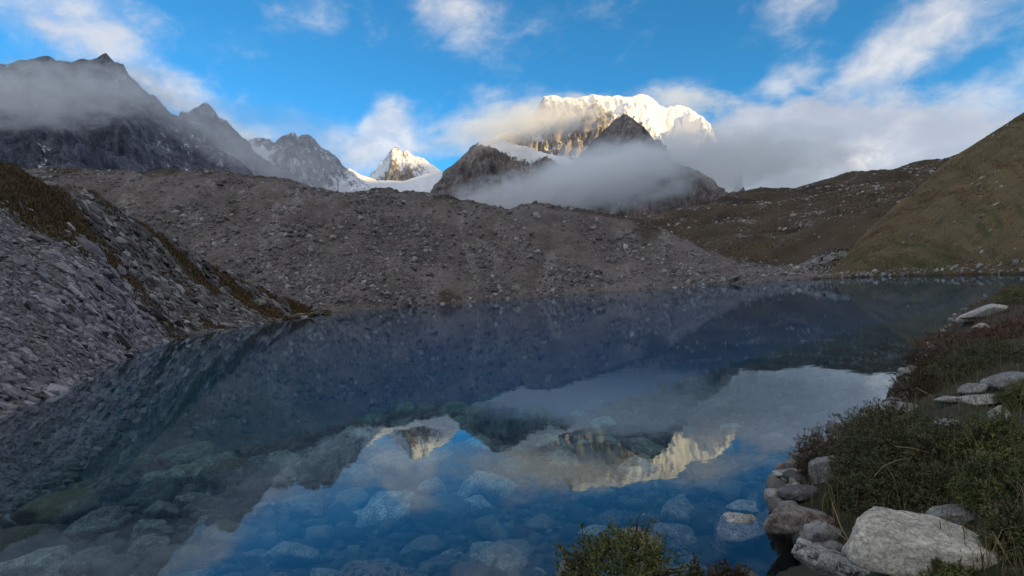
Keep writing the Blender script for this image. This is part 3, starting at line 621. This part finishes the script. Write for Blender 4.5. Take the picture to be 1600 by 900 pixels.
for it in [(547, 790, 62, 44, 'round tan stone lying alone under blue water just below the reflected small peak', M_TAN),
           (608, 812, 98, 54, 'long pale stone with blunt ends beside the round tan stone under water', M_SUB),
           (690, 815, 112, 60, 'broad dark blue stone between two paler ones under water', M_BED),
           (758, 824, 52, 34, 'small round pale stone in front of the broad dark one under water', M_PALE),
           (765, 772, 96, 50, 'big pale stone under the reflected snowy massif, behind the small round one', M_SUB),
           (700, 752, 74, 44, 'blue stone under water right below the reflected cloud plume', M_SUB),
           (495, 838, 52, 36, 'dull tan stone under water in front of the cloud reflection edge', M_TAN),
           (928, 784, 78, 50, 'wide rounded stone under water straight behind the leafy shrub at the lake edge', M_SUB),
           (1000, 770, 76, 40, 'flat speckled stone under water beneath the reflected golden ridge', M_SUB),
           (1118, 768, 80, 26, 'thin flat slab under water behind the stone that breaks the surface', M_PALE),
           (1182, 852, 150, 56, 'large flat speckled stone under water beside the pale slab on the shore', M_PATCH),
           (1062, 806, 62, 44, 'blue stone under water between the shrub and the emergent stone', M_SUB),
           (843, 818, 46, 42, 'small whitish stone under water near the shrub at the lake edge', M_PALE),
           (382, 692, 110, 44, 'olive tan boulder deep under dark water below the far moraine reflection', M_TAN),
           (92, 815, 110, 44, 'olive stone with a sharp edge under dark water near the warm pale stone', M_TAN),
           (30, 872, 120, 66, 'warm pale stone rising near the surface at the lake edge', M_PALE),
           (200, 752, 76, 30, 'long grey stone under dark water by the scree shore', M_SUB),
           (350, 838, 110, 30, 'long pale narrow stone under water crossing the cloud reflection', M_PALE),
           (270, 880, 90, 50, 'rosy pale stone under the water in front of the long narrow one', M_PALE),
           (450, 872, 90, 40, 'flat blue grey stone under water beside the patched boulder', M_SUB),
           (660, 862, 70, 44, 'dark stone under water touching the black and white patched boulder', M_BED),
           (800, 868, 70, 44, 'dark stone under water beside the white pointed stone', M_BED)]:
    sub_stone(*it)
sub_stone(572, 884, 140, 76, 'big boulder patched black and white just under the surface', M_PATCH, 'patched_boulder', top=-.05, cat='boulder')
sub_stone(733, 886, 72, 36, 'white pointed stone just breaking the water surface', M_PALE, 'pointed_stone', top=-.02)
sub_stone(1150, 806, 88, 44, 'pale underwater stone with a brown dry tip above the surface', M_SUB, 'emergent_stone', top=.03)
sub_stone(1006, 832, 66, 60, 'rough dark speckled stone at the surface behind the leafy shrub', M_PATCH, 'speckled_stone', top=.05)
n_fill = 0
for tries in range(5000):
    if n_fill >= 200: break
    px, py = 1240 - 1300 * g.uniform() ** .8, 905 - 280 * g.uniform() ** 1.3
    wp = g.uniform(24, 118) * (.45 + .55 * (py - 600) / 300)
    q = on_ground(px, py, .05)
    if shore_dist(q[0], q[1]) > -.32: continue
    a = wp / 2 / F_PX * q[1]
    if any((q[0] - x_) ** 2 + (q[1] - y_) ** 2 < (.80 * (a + r_)) ** 2 for x_, y_, r_ in placed): continue
    sub_stone(px, py, wp * (1.15 if px < 500 else 1), wp * .5, 'rounded grey stone lying among others under the clear lake water', None, group='stones under the clear water'); n_fill += 1
print('fill', n_fill)

# ------------------------------------------------------------------ boulders along the near shore
M_CREAM = rock_mat('cream_boulder_stone', [(0, (.56, .52, .435)), (1, (.56, .52, .435))], 3.0, ((.30, .28, .24), .60), bump_d=.025, island=False, wet=True)
M_RUST = rock_mat('rust_grey_stone', [(0, (.28, .25, .225)), (1, (.28, .25, .225))], 3.4, ((.13, .085, .075), .53), bump_d=.03, island=False, wet=True)
M_GREYB = rock_mat('grey_shore_stone', [(0, (.24, .24, .245)), (1, (.34, .335, .33))], 4, ((.42, .42, .40), .60), bump_d=.03, island=False, wet=True)
M_COB = rock_mat('shore_cobble_stone', [(0, (.08, .078, .074)), (.5, (.18, .172, .162)), (1, (.36, .35, .33))], 6, bump_d=.012)
M_DARK = rock_mat('dark_shore_stone', [(0, (.10, .10, .105)), (1, (.16, .16, .165))], 4, ((.26, .26, .25), .60), bump_d=.03, island=False, wet=True)
M_SPECK = rock_mat('speckled_slab_stone', [(0, (.46, .46, .45)), (1, (.5, .49, .47))], 5, ((.09, .09, .09), .54), bump_d=.03, island=False, wet=True)
def boulder(cx, by, wpx, hpx, label, mat, seed, tilt=0.0, spin=0.0, ang=.9, name='shore_boulder', lift=0.0, npl=9, cat='boulder', dep_k=.62, z=None, pitch=0.0, blk=.72, hk=None, nz=.10, hull=None):
    q = on_ground(cx, by) if z is None else G(cx, by, z)
    D = q[1]; a = wpx / 2 / F_PX * D; s = abs((q[2] - CAM[2]) / np.linalg.norm(q - CAM))
    dep = dep_k * a; hh = max((hpx / F_PX * D - 2 * dep * s) / 2, .25 * a, .3 * hpx / F_PX * D)
    if hk: hh = hk * a
    me = shape_mesh(name, rock_shape(5 if wpx > 60 else 4, seed, ang, (1, 1, 1), npl, nz, .035, blk, hull), True)
    co = np.empty(len(me.vertices) * 3, np.float32); me.vertices.foreach_get('co', co); co = co.reshape(-1, 3) * np.array([a, dep, hh], np.float32); me.vertices.foreach_set('co', co.ravel()); me.update()
    o = link(name, me, mat, label=label, category=cat)
    o.location = (q[0] * (1 + dep * .8 / q[1]), q[1] + dep * .8, q[2] + hh * .72 + lift); o.rotation_euler = (pitch, R(tilt), R(spin))
    return o
CREAM_PTS = [(-.55, .5, .30), (-.3, .6, .32), (.3, .5, .22), (.7, .4, .04), (-.88, -.05, .17), (-.55, -.32, .18), (.2, -.42, .09), (.75, -.3, -.04), (1, .1, -.18),
             (-1, -.05, -.08), (-.9, -.3, -.15), (-.3, -.52, -.22), (.4, -.55, -.27), (.92, -.25, -.27), (-.85, .45, -.25), (.85, .45, -.27)]
def hull_planes(pts):
    bm = bmesh.new(); [bm.verts.new(p_) for p_ in pts]; bmesh.ops.convex_hull(bm, input=list(bm.verts)); bm.normal_update()
    c = np.mean(pts, 0); n = np.array([f.normal[:] for f in bm.faces if f.calc_area() > 1e-6]); o_ = np.array([f.verts[0].co[:] for f in bm.faces if f.calc_area() > 1e-6]) - c
    d = (n * o_).sum(1); n[d < 0] *= -1; bm.free(); return n, np.abs(d) + 1e-4
boulder(1455, 905, 268, 112, 'largest cream boulder with a broad flat top in front of the dark shrubs', M_CREAM, 512, 0, -4, .9, 'cream_boulder', dep_k=.52, hk=.29, nz=.06, hull=hull_planes(CREAM_PTS))
boulder(1246, 846, 112, 78, 'rust and grey boulder overhanging the blue water', M_RUST, 521, 12, 10)
boulder(1284, 868, 58, 66, 'small upright grey stone between the rust boulder and the cream boulder', M_GREYB, 533, 8, 20)
boulder(1300, 912, 120, 60, 'pale black-speckled slab sloping into the water below the cream boulder', M_SPECK, 541, 24, -20, 1, npl=6)
boulder(1250, 786, 70, 40, 'dark lichened rock under the small pale flat stone', M_DARK, 551, 0, 5)
boulder(1232, 756, 44, 20, 'small pale flat stone perched on the dark rock at the water', M_PALE, 563, -3, 0, .9, 'perched_stone', lift=.05, cat='stone')
boulder(1296, 752, 66, 52, 'pale grey rock half hidden under the reddish shrub', M_GREYB, 571, -24, 0)
boulder(1494, 832, 80, 46, 'blue grey rock peeping over the top of the cream boulder', M_GREYB, 583, 4, 0, lift=.02)
boulder(1412, 646, 62, 26, 'flat wet grey rock lying in the water beside the dark brown shrub', M_GREYB, 593, 4, 0)
boulder(1484, 634, 40, 20, 'small round pale stone behind the wide shrub', M_PALE, 601, 0, 0, .6, cat='stone')
boulder(1518, 622, 50, 28, 'angular grey stone leaning on the large grey dome-shaped rock', M_GREYB, 613, -15, 0)
boulder(1566, 612, 78, 38, 'large smooth grey dome-shaped rock among the shrubs', M_GREYB, 623, -3, 0, .6)
boulder(1530, 634, 64, 16, 'flat pale stone in the grass below the dome-shaped rock', M_PALE, 631, 0, 0, cat='stone')
boulder(1562, 662, 36, 34, 'pale broken shard of rock standing in the grass', M_PALE, 643, 35, 0, cat='stone')
boulder(1482, 668, 38, 18, 'small grey stone sunk in the grass behind the wide shrub', M_GREYB, 653, 0, 0, cat='stone')
boulder(1538, 497, 84, 24, 'long white-topped slab beside the red grass at the far shore', M_PALE, 661, -8, 0, 1, 'shore_slab', dep_k=.3, blk=.55, cat='slab')
boulder(1512, 506, 34, 16, 'short pale stone propping the long white-topped slab', M_PALE, 673, 0, 0, cat='stone')
boulder(1536, 516, 32, 14, 'small pale stone in the red grass', M_PALE, 683, 0, 0, cat='stone')

# ------------------------------------------------------------------ shrubs
def leaf_mat(name, stops, rough=.5):
    m, t, b = material(name); b.inputs['Roughness'].default_value = rough; b.inputs['Specular IOR Level'].default_value = .35
    rnd = t.new('ShaderNodeNewGeometry').outputs['Random Per Island']
    c = t.ramp(rnd, stops); n = t.noise(pos(t), 2.6, 3, .6)
    t.put(b.inputs['Base Color'], t.mix(t.range(n, .35, .65), t.mix(1.0, c, (.70, .72, .7), 'MULTIPLY'), t.mix(1.0, c, (1.25, 1.2, 1.1), 'MULTIPLY')))
    return m
M_LEAF = leaf_mat('green_leaf', [(0, (.06, .08, .022)), (.5, (.11, .135, .036)), (.85, (.165, .18, .06)), (1, (.22, .17, .07))])
M_LEAF_D = leaf_mat('dark_leaf', [(0, (.04, .05, .02)), (.55, (.078, .09, .032)), (.9, (.125, .13, .05)), (1, (.18, .12, .055))])
M_LEAF_R = leaf_mat('reddish_leaf', [(0, (.045, .03, .018)), (.5, (.085, .05, .028)), (.9, (.09, .075, .03)), (1, (.22, .11, .03))])
M_LEAF_B = leaf_mat('rust_leaf', [(0, (.09, .045, .03)), (.5, (.14, .066, .042)), (1, (.18, .11, .06))])
M_STEM, t, b = material('brown_twig'); b.inputs['Base Color'].default_value = (.07, .045, .03, 1)
M_STRAW, t, b = material('dry_straw'); b.inputs['Base Color'].default_value = (.26, .19, .10, 1)

def tube(pts, r0, r1, sides=5):
    pts = np.array(pts, float); n = len(pts); d = np.gradient(pts, axis=0); d /= np.linalg.norm(d, axis=1, keepdims=True) + 1e-9
    a = np.cross(d, [0.3, .2, 1.0]); a /= np.linalg.norm(a, axis=1, keepdims=True) + 1e-9; c = np.cross(d, a)
    th = np.linspace(0, 2 * math.pi, sides, endpoint=False); r = np.linspace(r0, r1, n)[:, None, None]
    V = pts[:, None] + r * (np.cos(th)[None, :, None] * a[:, None] + np.sin(th)[None, :, None] * c[:, None])
    i = np.arange(n * sides).reshape(n, sides); j = np.roll(i, -1, 1)
    return V.reshape(-1, 3), np.stack([i[:-1], j[:-1], j[1:], i[1:]], -1).reshape(-1, 4)
def leaves(T, Dn, per, Lf, Wf, g):
    n = len(T); T = np.repeat(T, per, 0); Dn = np.repeat(Dn, per, 0); m = n * per
    a = g.normal(size=(m, 3)); a -= (a * Dn).sum(1, keepdims=True) * Dn; a /= np.linalg.norm(a, axis=1, keepdims=True)
    ph = g.uniform(.35, 1.35, (m, 1)); d = Dn * np.cos(ph) + a * np.sin(ph); s = np.cross(d, Dn) + 1e-6; s /= np.linalg.norm(s, axis=1, keepdims=True); nr = np.cross(s, d)
    l = (Lf * g.uniform(.65, 1.25, (m, 1))); wd = Wf * g.uniform(.75, 1.2, (m, 1))
    b0 = T - Dn * g.uniform(0, 1.6, (m, 1)) * Lf
    V = np.stack([b0, b0 + d * l * .5 + s * wd / 2 + nr * wd * .15, b0 + d * l - nr * l * .08, b0 + d * l * .5 - s * wd / 2 + nr * wd * .15], 1)
    return V.reshape(-1, 3), np.arange(m * 4).reshape(m, 4)
def shrub(px, py, wpx, hpx, label, mat, tips, Lf, seed, name='dwarf_shrub', dep_k=.8, per=7, wk=.38, group='low shrubs along the near shore', cat='shrub', lim=6):
    g = np.random.default_rng(seed); q = on_ground(px, py); D = q[1]; q = q + np.array([0, 0, -.02])
    rx = wpx / 2 / F_PX * D; rz = hpx / F_PX * D * .92; ry = rx * dep_k
    root = link(name, None, label=label, category=cat, group=group); root.location = q * np.array([1 + ry * .5 / q[1], 1, 1])
    d = g.normal(size=(tips, 3)); d[:, 2] = np.abs(d[:, 2]) * .95; d /= np.linalg.norm(d, axis=1, keepdims=True)
    rad_ = .80 + .30 * fbm_np(d[:, 0] * 2.2 + seed, d[:, 1] * 2.2, d[:, 2] * 2.2, 4, .7)
    rad_ *= g.uniform(.45, 1.0, tips) ** .42
    T = d * rad_[:, None] * np.array([rx, ry, rz]); T[:, 1] += ry * .8
    Dn = d * np.array([.8, .8, .5]) + np.array([0, 0, .75]) + g.normal(size=(tips, 3)) * .28; Dn /= np.linalg.norm(Dn, axis=1, keepdims=True)
    V, Fa = leaves(T, Dn, per, Lf, Lf * wk, g); link('foliage', mesh_np('foliage', V, Fa, False), mat, root)
    far_ = np.argsort(-rad_ - .2 * g.uniform(size=tips))[:lim]
    for k in far_:
        e = T[k]; b0 = np.array([e[0] * .15, ry * .8 + (e[1] - ry * .8) * .15, -.03]); s = np.linspace(0, 1, 7)[:, None]
        c = b0 + (e - b0) * s + np.array([0, 0, 1.0]) * (s * (1 - s)) * rz * .25 + g.normal(size=(7, 3)) * .012 * rx
        V, Fa = tube(c, .010 * min(1, rx * 3) + .002, .0016); link('branch', mesh_np('branch', V, Fa, True), M_STEM, root)
    # bare twigs carrying the outermost rosettes, joined
    Vs, Fs, off = [], [], 0
    for k in g.choice(tips, min(tips, 160), replace=False):
        V, Fa = tube([T[k] - Dn[k] * Lf * 5, T[k] - Dn[k] * Lf * 2, T[k] + Dn[k] * Lf * .3], .0018, .001, 3); Vs.append(V); Fs.append(Fa + off); off += len(V)
    tw = link('twiggery', mesh_np('twiggery', np.concatenate(Vs), np.concatenate(Fs)), M_STEM, root); tw['kind'] = 'stuff'
    return root
shrub(972, 940, 240, 126, 'bright green leafy shrub standing out over the water nearest to the viewer', M_LEAF, 1700, .020, 1, dep_k=.7)
shrub(1092, 935, 60, 76, 'small upright sprig of dark green leaves just beside the bright green shrub', M_LEAF_D, 190, .019, 2, 'leafy_sprig', per=7)
shrub(1146, 935, 84, 66, 'thin brownish sprig over the water, further from the bright green shrub', M_LEAF_R, 230, .019, 3, 'leafy_sprig', per=7)
shrub(1288, 738, 104, 84, 'dark reddish shrub reaching out over the blue water with a few orange leaves', M_LEAF_R, 900, .018, 4)
shrub(1372, 760, 170, 112, 'dense dark shrub above the rust boulder, beside the reddish shrub', M_LEAF_D, 1360, .021, 5)
shrub(1400, 690, 190, 62, 'low dark mat of leaves with its edge against the bright cloud reflection', M_LEAF_D, 1200, .021, 6)
shrub(1478, 735, 190, 100, 'wide green shrub in the middle of the shrub bank behind the cream boulder', M_LEAF_D, 1360, .021, 7)
shrub(1400, 806, 170, 100, 'dark shrub growing tight against the back of the cream boulder', M_LEAF_D, 1280, .021, 8)
shrub(1330, 800, 90, 70, 'small shaded shrub in the gap between the rust boulder and the cream boulder', M_LEAF_D, 600, .016, 9)
shrub(1480, 790, 150, 70, 'dark shrub right behind the blue grey rock', M_LEAF_D, 880, .021, 10)
shrub(1572, 720, 170, 90, 'olive shrub at the edge of the view below the pale shard of rock', M_LEAF, 1120, .021, 11)
shrub(1572, 800, 150, 110, 'brighter green shrub above the far end of the cream boulder', M_LEAF, 1200, .021, 12)
shrub(1600, 880, 120, 100, 'dark green shrub beside the lower end of the cream boulder', M_LEAF_D, 800, .021, 13)
shrub(1500, 915, 110, 30, 'tiny green cushion plant in front of the cream boulder', M_LEAF, 420, .014, 14, 'cushion_plant', cat='plant')
shrub(1440, 622, 96, 60, 'dark brown twiggy shrub at the water against the pale reflection', M_LEAF_R, 900, .022, 15)
shrub(1500, 596, 130, 46, 'dark shrub between the brown shrub and the dome-shaped rock', M_LEAF_D, 1100, .022, 16)
shrub(1560, 572, 150, 54, 'green shrub behind the dome-shaped rock', M_LEAF_D, 1200, .022, 17)
shrub(1620, 640, 120, 60, 'green shrub beside the dome-shaped rock at the edge of the view', M_LEAF, 900, .02, 18)
shrub(1500, 545, 160, 34, 'low rust-coloured shrub on the bank in front of the red grass', M_LEAF_B, 900, .028, 19)
shrub(1600, 528, 150, 40, 'rust-coloured mat of leaves below the long white-topped slab', M_LEAF_B, 900, .03, 20)
shrub(1604, 474, 90, 36, 'olive shrub behind the long white-topped slab', M_LEAF, 800, .04, 21)
shrub(1455, 570, 90, 34, 'brown low shrub at the waterline below the rust-coloured one', M_LEAF_R, 600, .026, 22)

# ------------------------------------------------------------------ grass on the bank and turf tufts on the slopes
def grass(name, pts, nrm, h, wd, mat, g, bend=.6):
    n = len(pts); a = g.uniform(0, 2 * math.pi, n); dx = np.stack([np.cos(a), np.sin(a), 0 * a], -1); sd = np.stack([-np.sin(a), np.cos(a), 0 * a], -1)
    hh = (h * g.uniform(.5, 1.3, n))[:, None]; wv = (wd * g.uniform(.7, 1.3, n))[:, None]; k = bend * g.uniform(.2, 1.3, (n, 1)); up = np.array([0, 0, 1.0])
    m = pts + up * hh * .6 + dx * hh * k * .3; tp = pts + up * hh * (1 - .3 * k) + dx * hh * k
    V = np.stack([pts - sd * wv, pts + sd * wv, m + sd * wv * .7, m - sd * wv * .7, tp], 1).reshape(-1, 3)
    b0 = (np.arange(n) * 5)[:, None]; Fa = np.concatenate([b0 + [0, 1, 2], b0 + [0, 2, 3], b0 + [3, 2, 4]])
    return link(name, mesh_np(name, V, Fa, False), mat, kind='stuff')
M_GRASS = leaf_mat('bank_grass_blade', [(0, (.05, .055, .02)), (.5, (.085, .08, .032)), (.85, (.13, .105, .05)), (1, (.2, .16, .085))], .7)
M_REDG = leaf_mat('red_grass_blade', [(0, (.09, .042, .028)), (.6, (.15, .07, .045)), (1, (.22, .13, .08))], .7)
M_TURF = leaf_mat('golden_tuft_blade', [(0, (.07, .044, .018)), (.5, (.115, .072, .03)), (1, (.19, .13, .06))], .8)
aa, rr_ = g.uniform(-8, 58, 46000) * math.pi / 180, 2.5 + 55 * g.uniform(size=46000) ** 2.2
bx, by = np.sin(aa) * rr_, np.cos(aa) * rr_; d_ = shore_dist(bx, by); k = (d_ > .08) & ~((by < 4.9) & (bx < 1.85)); bx, by, d_, rr_ = bx[k], by[k], d_[k], rr_[k]
bp = np.stack([bx, by, ground_z(bx, by) - .01], -1)
red = (fbm_np(bx / 6, by / 6, 1.1, 3) * .5 + sstep(rr_, 9, 15) - .55 > 0)
s_ = 1 + .04 * rr_
grass('bank_grass', bp[~red], None, (.11 * s_)[~red], (.0022 * s_)[~red], M_GRASS, g)
grass('red_grass', bp[red], None, (.12 * s_)[red], (.003 * s_)[red], M_REDG, g)
ps_, nn = scatter(SPUR, 40000, g, np.clip(SPUR_TURF - .1, 0, 1) ** 1.2 / (SPUR[..., 1] + 8) ** 1.7, (19, 175))
grass('golden_turf', ps_, nn, .10 + .0045 * ps_[:, 1], .006 + .0006 * ps_[:, 1], M_TURF, g)
ps_, nn = scatter(HILL, 30000, g, np.clip(.35 + 1.3 * stripe_h, .04, 2) / (HILL[..., 1] / 100 + .3) ** 1.3, (9, 168))
M_TUS = leaf_mat('hill_tussock_blade', [(0, (.055, .046, .02)), (.45, (.11, .085, .036)), (.8, (.16, .12, .05)), (1, (.22, .17, .08))], .8)
grass('hill_tussock_grass', ps_, nn, .16 + .0010 * ps_[:, 1], .03 + .0003 * ps_[:, 1], M_TUS, g)
ps_, nn = scatter(RIDGE, 16000, g, np.clip(.4 + fbm_np(RIDGE[..., 0] / 70, RIDGE[..., 1] / 90, 2.2, 4), .02, 2) * (RIDGE[..., 2] > 2), (10, 165))
M_HEATH = leaf_mat('ridge_heath_leaf', [(0, (.03, .02, .013)), (.6, (.06, .04, .022)), (1, (.09, .07, .03))], .8)
grass('ridge_heath', ps_, nn, 1.0 + 0 * ps_[:, 1], .55 + 0 * ps_[:, 1], M_HEATH, g)
k = (rr_ < 14); j_ = g.choice(np.where(k)[0], 420, replace=False)
jj = g.choice(np.where(k & ~red)[0], 900, replace=False)
grass('long_grass', bp[jj], None, .34 + 0 * rr_[jj], .0022 + 0 * rr_[jj], M_GRASS, g, .8)
grass('dead_stems', bp[j_], None, .30 + 0 * rr_[j_], .0016 + 0 * rr_[j_], M_STRAW, g, 1.1)
aa2, r2 = g.uniform(-15, 60, 30000) * math.pi / 180, 3.2 + 30 * g.uniform(size=30000) ** 2
sx, sy = np.sin(aa2) * r2, np.cos(aa2) * r2; dd2 = shore_dist(sx, sy); k = (dd2 > -.35) & (dd2 < .16) & ~((sy < 4.6) & (sx < 1.75)); sx, sy, r2 = sx[k][:1500], sy[k][:1500], r2[k][:1500]
rubble('shore_cobbles', ROUND, np.stack([sx, sy, ground_z(sx, sy)], -1), power(len(sx), g, .022, .09, 1.8) * (1 + .03 * r2), np.tile([0, 0, 1.0], (len(sx), 1)), M_COB, g, .4, .1, True)
# a few single dry stalks that stand out in the photograph
def stalk(pts, label, r0=.0035):
    w_ = []
    for px, py, z in pts: w_.append(G(px, py, z))
    w_ = np.array(w_); t_ = np.linspace(0, len(w_) - 1, 14); w_ = np.stack([np.interp(t_, range(len(w_)), w_[:, i]) for i in range(3)], -1)
    w_[1:-1] = (w_[:-2] + 2 * w_[1:-1] + w_[2:]) / 4
    V, Fa = tube(w_, r0, r0 * .4, 5); link('dry_stalk', mesh_np('dry_stalk', V, Fa, True), M_STRAW, label=label, category='stalk')
stalk([(1270, 800, .30), (1320, 842, .28), (1370, 872, .26), (1420, 905, .24)], 'long straw-coloured stem crossing in front of the cream boulder')
stalk([(1300, 785, .36), (1316, 830, .33), (1352, 880, .24), (1372, 905, .18)], 'darker second stem lying over the speckled slab')
stalk([(1432, 606, .45), (1462, 622, .40), (1470, 626, .36)], 'pale thin stem slanting beside the dark brown shrub', .006)
stalk([(1366, 745, .75), (1380, 728, .82), (1404, 718, .84), (1425, 716, .80)], 'arched grass blade over the dense dark shrub', .003)
stalk([(1400, 698, .85), (1425, 700, .88), (1452, 708, .84)], 'curved pale blade above the wide green shrub', .003)

# ------------------------------------------------------------------ drifting mist, as volumes
def mist(name, px, py, D, wpx, hpx, depth, dens, scale=3.0, thr=.42, soft=.26, tilt=0.0, seed=0.0, col=(.98, .99, 1.0)):
    m = bpy.data.materials.new(name + '_vapour'); m.use_nodes = True; t = NT(m.node_tree); t.n.clear()
    tc = t.new('ShaderNodeTexCoord').outputs['Object']
    wv = t.vmath('ADD', tc, w_scale(t, t.noise(t.mapping(tc, loc=(seed, seed, 0)), 1.6, 2, .5, out='Color'), .35))
    r = t.vmath('LENGTH', wv, out=1)
    n = t.noise(t.mapping(tc, loc=(seed, 2 * seed, seed), scale=(wpx / hpx * .55, 1.2, 1)), scale, 7, .62)
    f = t.math('ADD', t.math('SUBTRACT', 1.0, r), t.math('MULTIPLY', t.math('SUBTRACT', n, .5), 2.6))
    d = t.math('MULTIPLY', t.range(f, thr - soft, thr + soft), t.range(t.vmath('LENGTH', tc, out=1), .62, 1.0, 1.0, 0.0))
    v = t.new('ShaderNodeVolumePrincipled'); v.inputs['Color'].default_value = col + (1,); t.put(v.inputs['Density'], t.math('MULTIPLY', d, dens))
    v.inputs['Anisotropy'].default_value = 0.2
    o = t.new('ShaderNodeOutputMaterial'); t.l.new(v.outputs[0], o.inputs[1])
    me = bpy.data.meshes.new(name); bm = bmesh.new(); bmesh.ops.create_icosphere(bm, subdivisions=3, radius=1); bm.to_mesh(me); bm.free()
    ob = link(name, me, m, kind='stuff')
    ob.location = P(px, py, D); ob.scale = (wpx / F_PX * D / 2, depth / 2, hpx / F_PX * D / 2); ob.rotation_euler = (0, R(tilt), 0)
    return ob
def w_scale(t, c, k):
    s = t.vmath('SCALE', t.vmath('SUBTRACT', c, (.5, .5, .5))); s.node.inputs['Scale'].default_value = k; return s
mist('mist_bank', 60, 150, 1750, 560, 150, 300, .008, seed=1.3, tilt=2, thr=.38)
mist('mist_bank', 300, 190, 1900, 420, 110, 260, .004, seed=2.9, tilt=35, thr=.42)
mist('mist_bank', 430, 262, 2300, 330, 110, 300, .003, seed=4.1, tilt=15, thr=.4)
mist('mist_bank', 850, 300, 2600, 520, 110, 400, .0075, seed=5.7, tilt=-8, thr=.28)
mist('mist_bank', 965, 272, 2650, 330, 140, 300, .0125, seed=6.4, tilt=0, thr=.26)
mist('mist_bank', 440, 235, 2560, 480, 190, 300, .0016, seed=11.1, tilt=18, thr=.2)
mist('mist_bank', 1130, 248, 4560, 330, 130, 240, .016, seed=7.7, tilt=0, thr=.22)
mist('mist_bank', 1060, 240, 2650, 240, 90, 260, .005, seed=6.9, tilt=0, thr=.32)
mist('mist_bank', 1230, 255, 3600, 340, 150, 450, .004, seed=8.7, tilt=0, thr=.35)
mist('mist_bank', 845, 190, 4640, 320, 90, 300, .010, seed=9.1, tilt=-8, thr=.34)
mist('mist_bank', 770, 200, 5900, 330, 100, 300, .005, seed=3.3, tilt=-10, thr=.36)
mist('mist_bank', 1075, 158, 6700, 260, 60, 300, .004, seed=2.3, tilt=8, thr=.36)
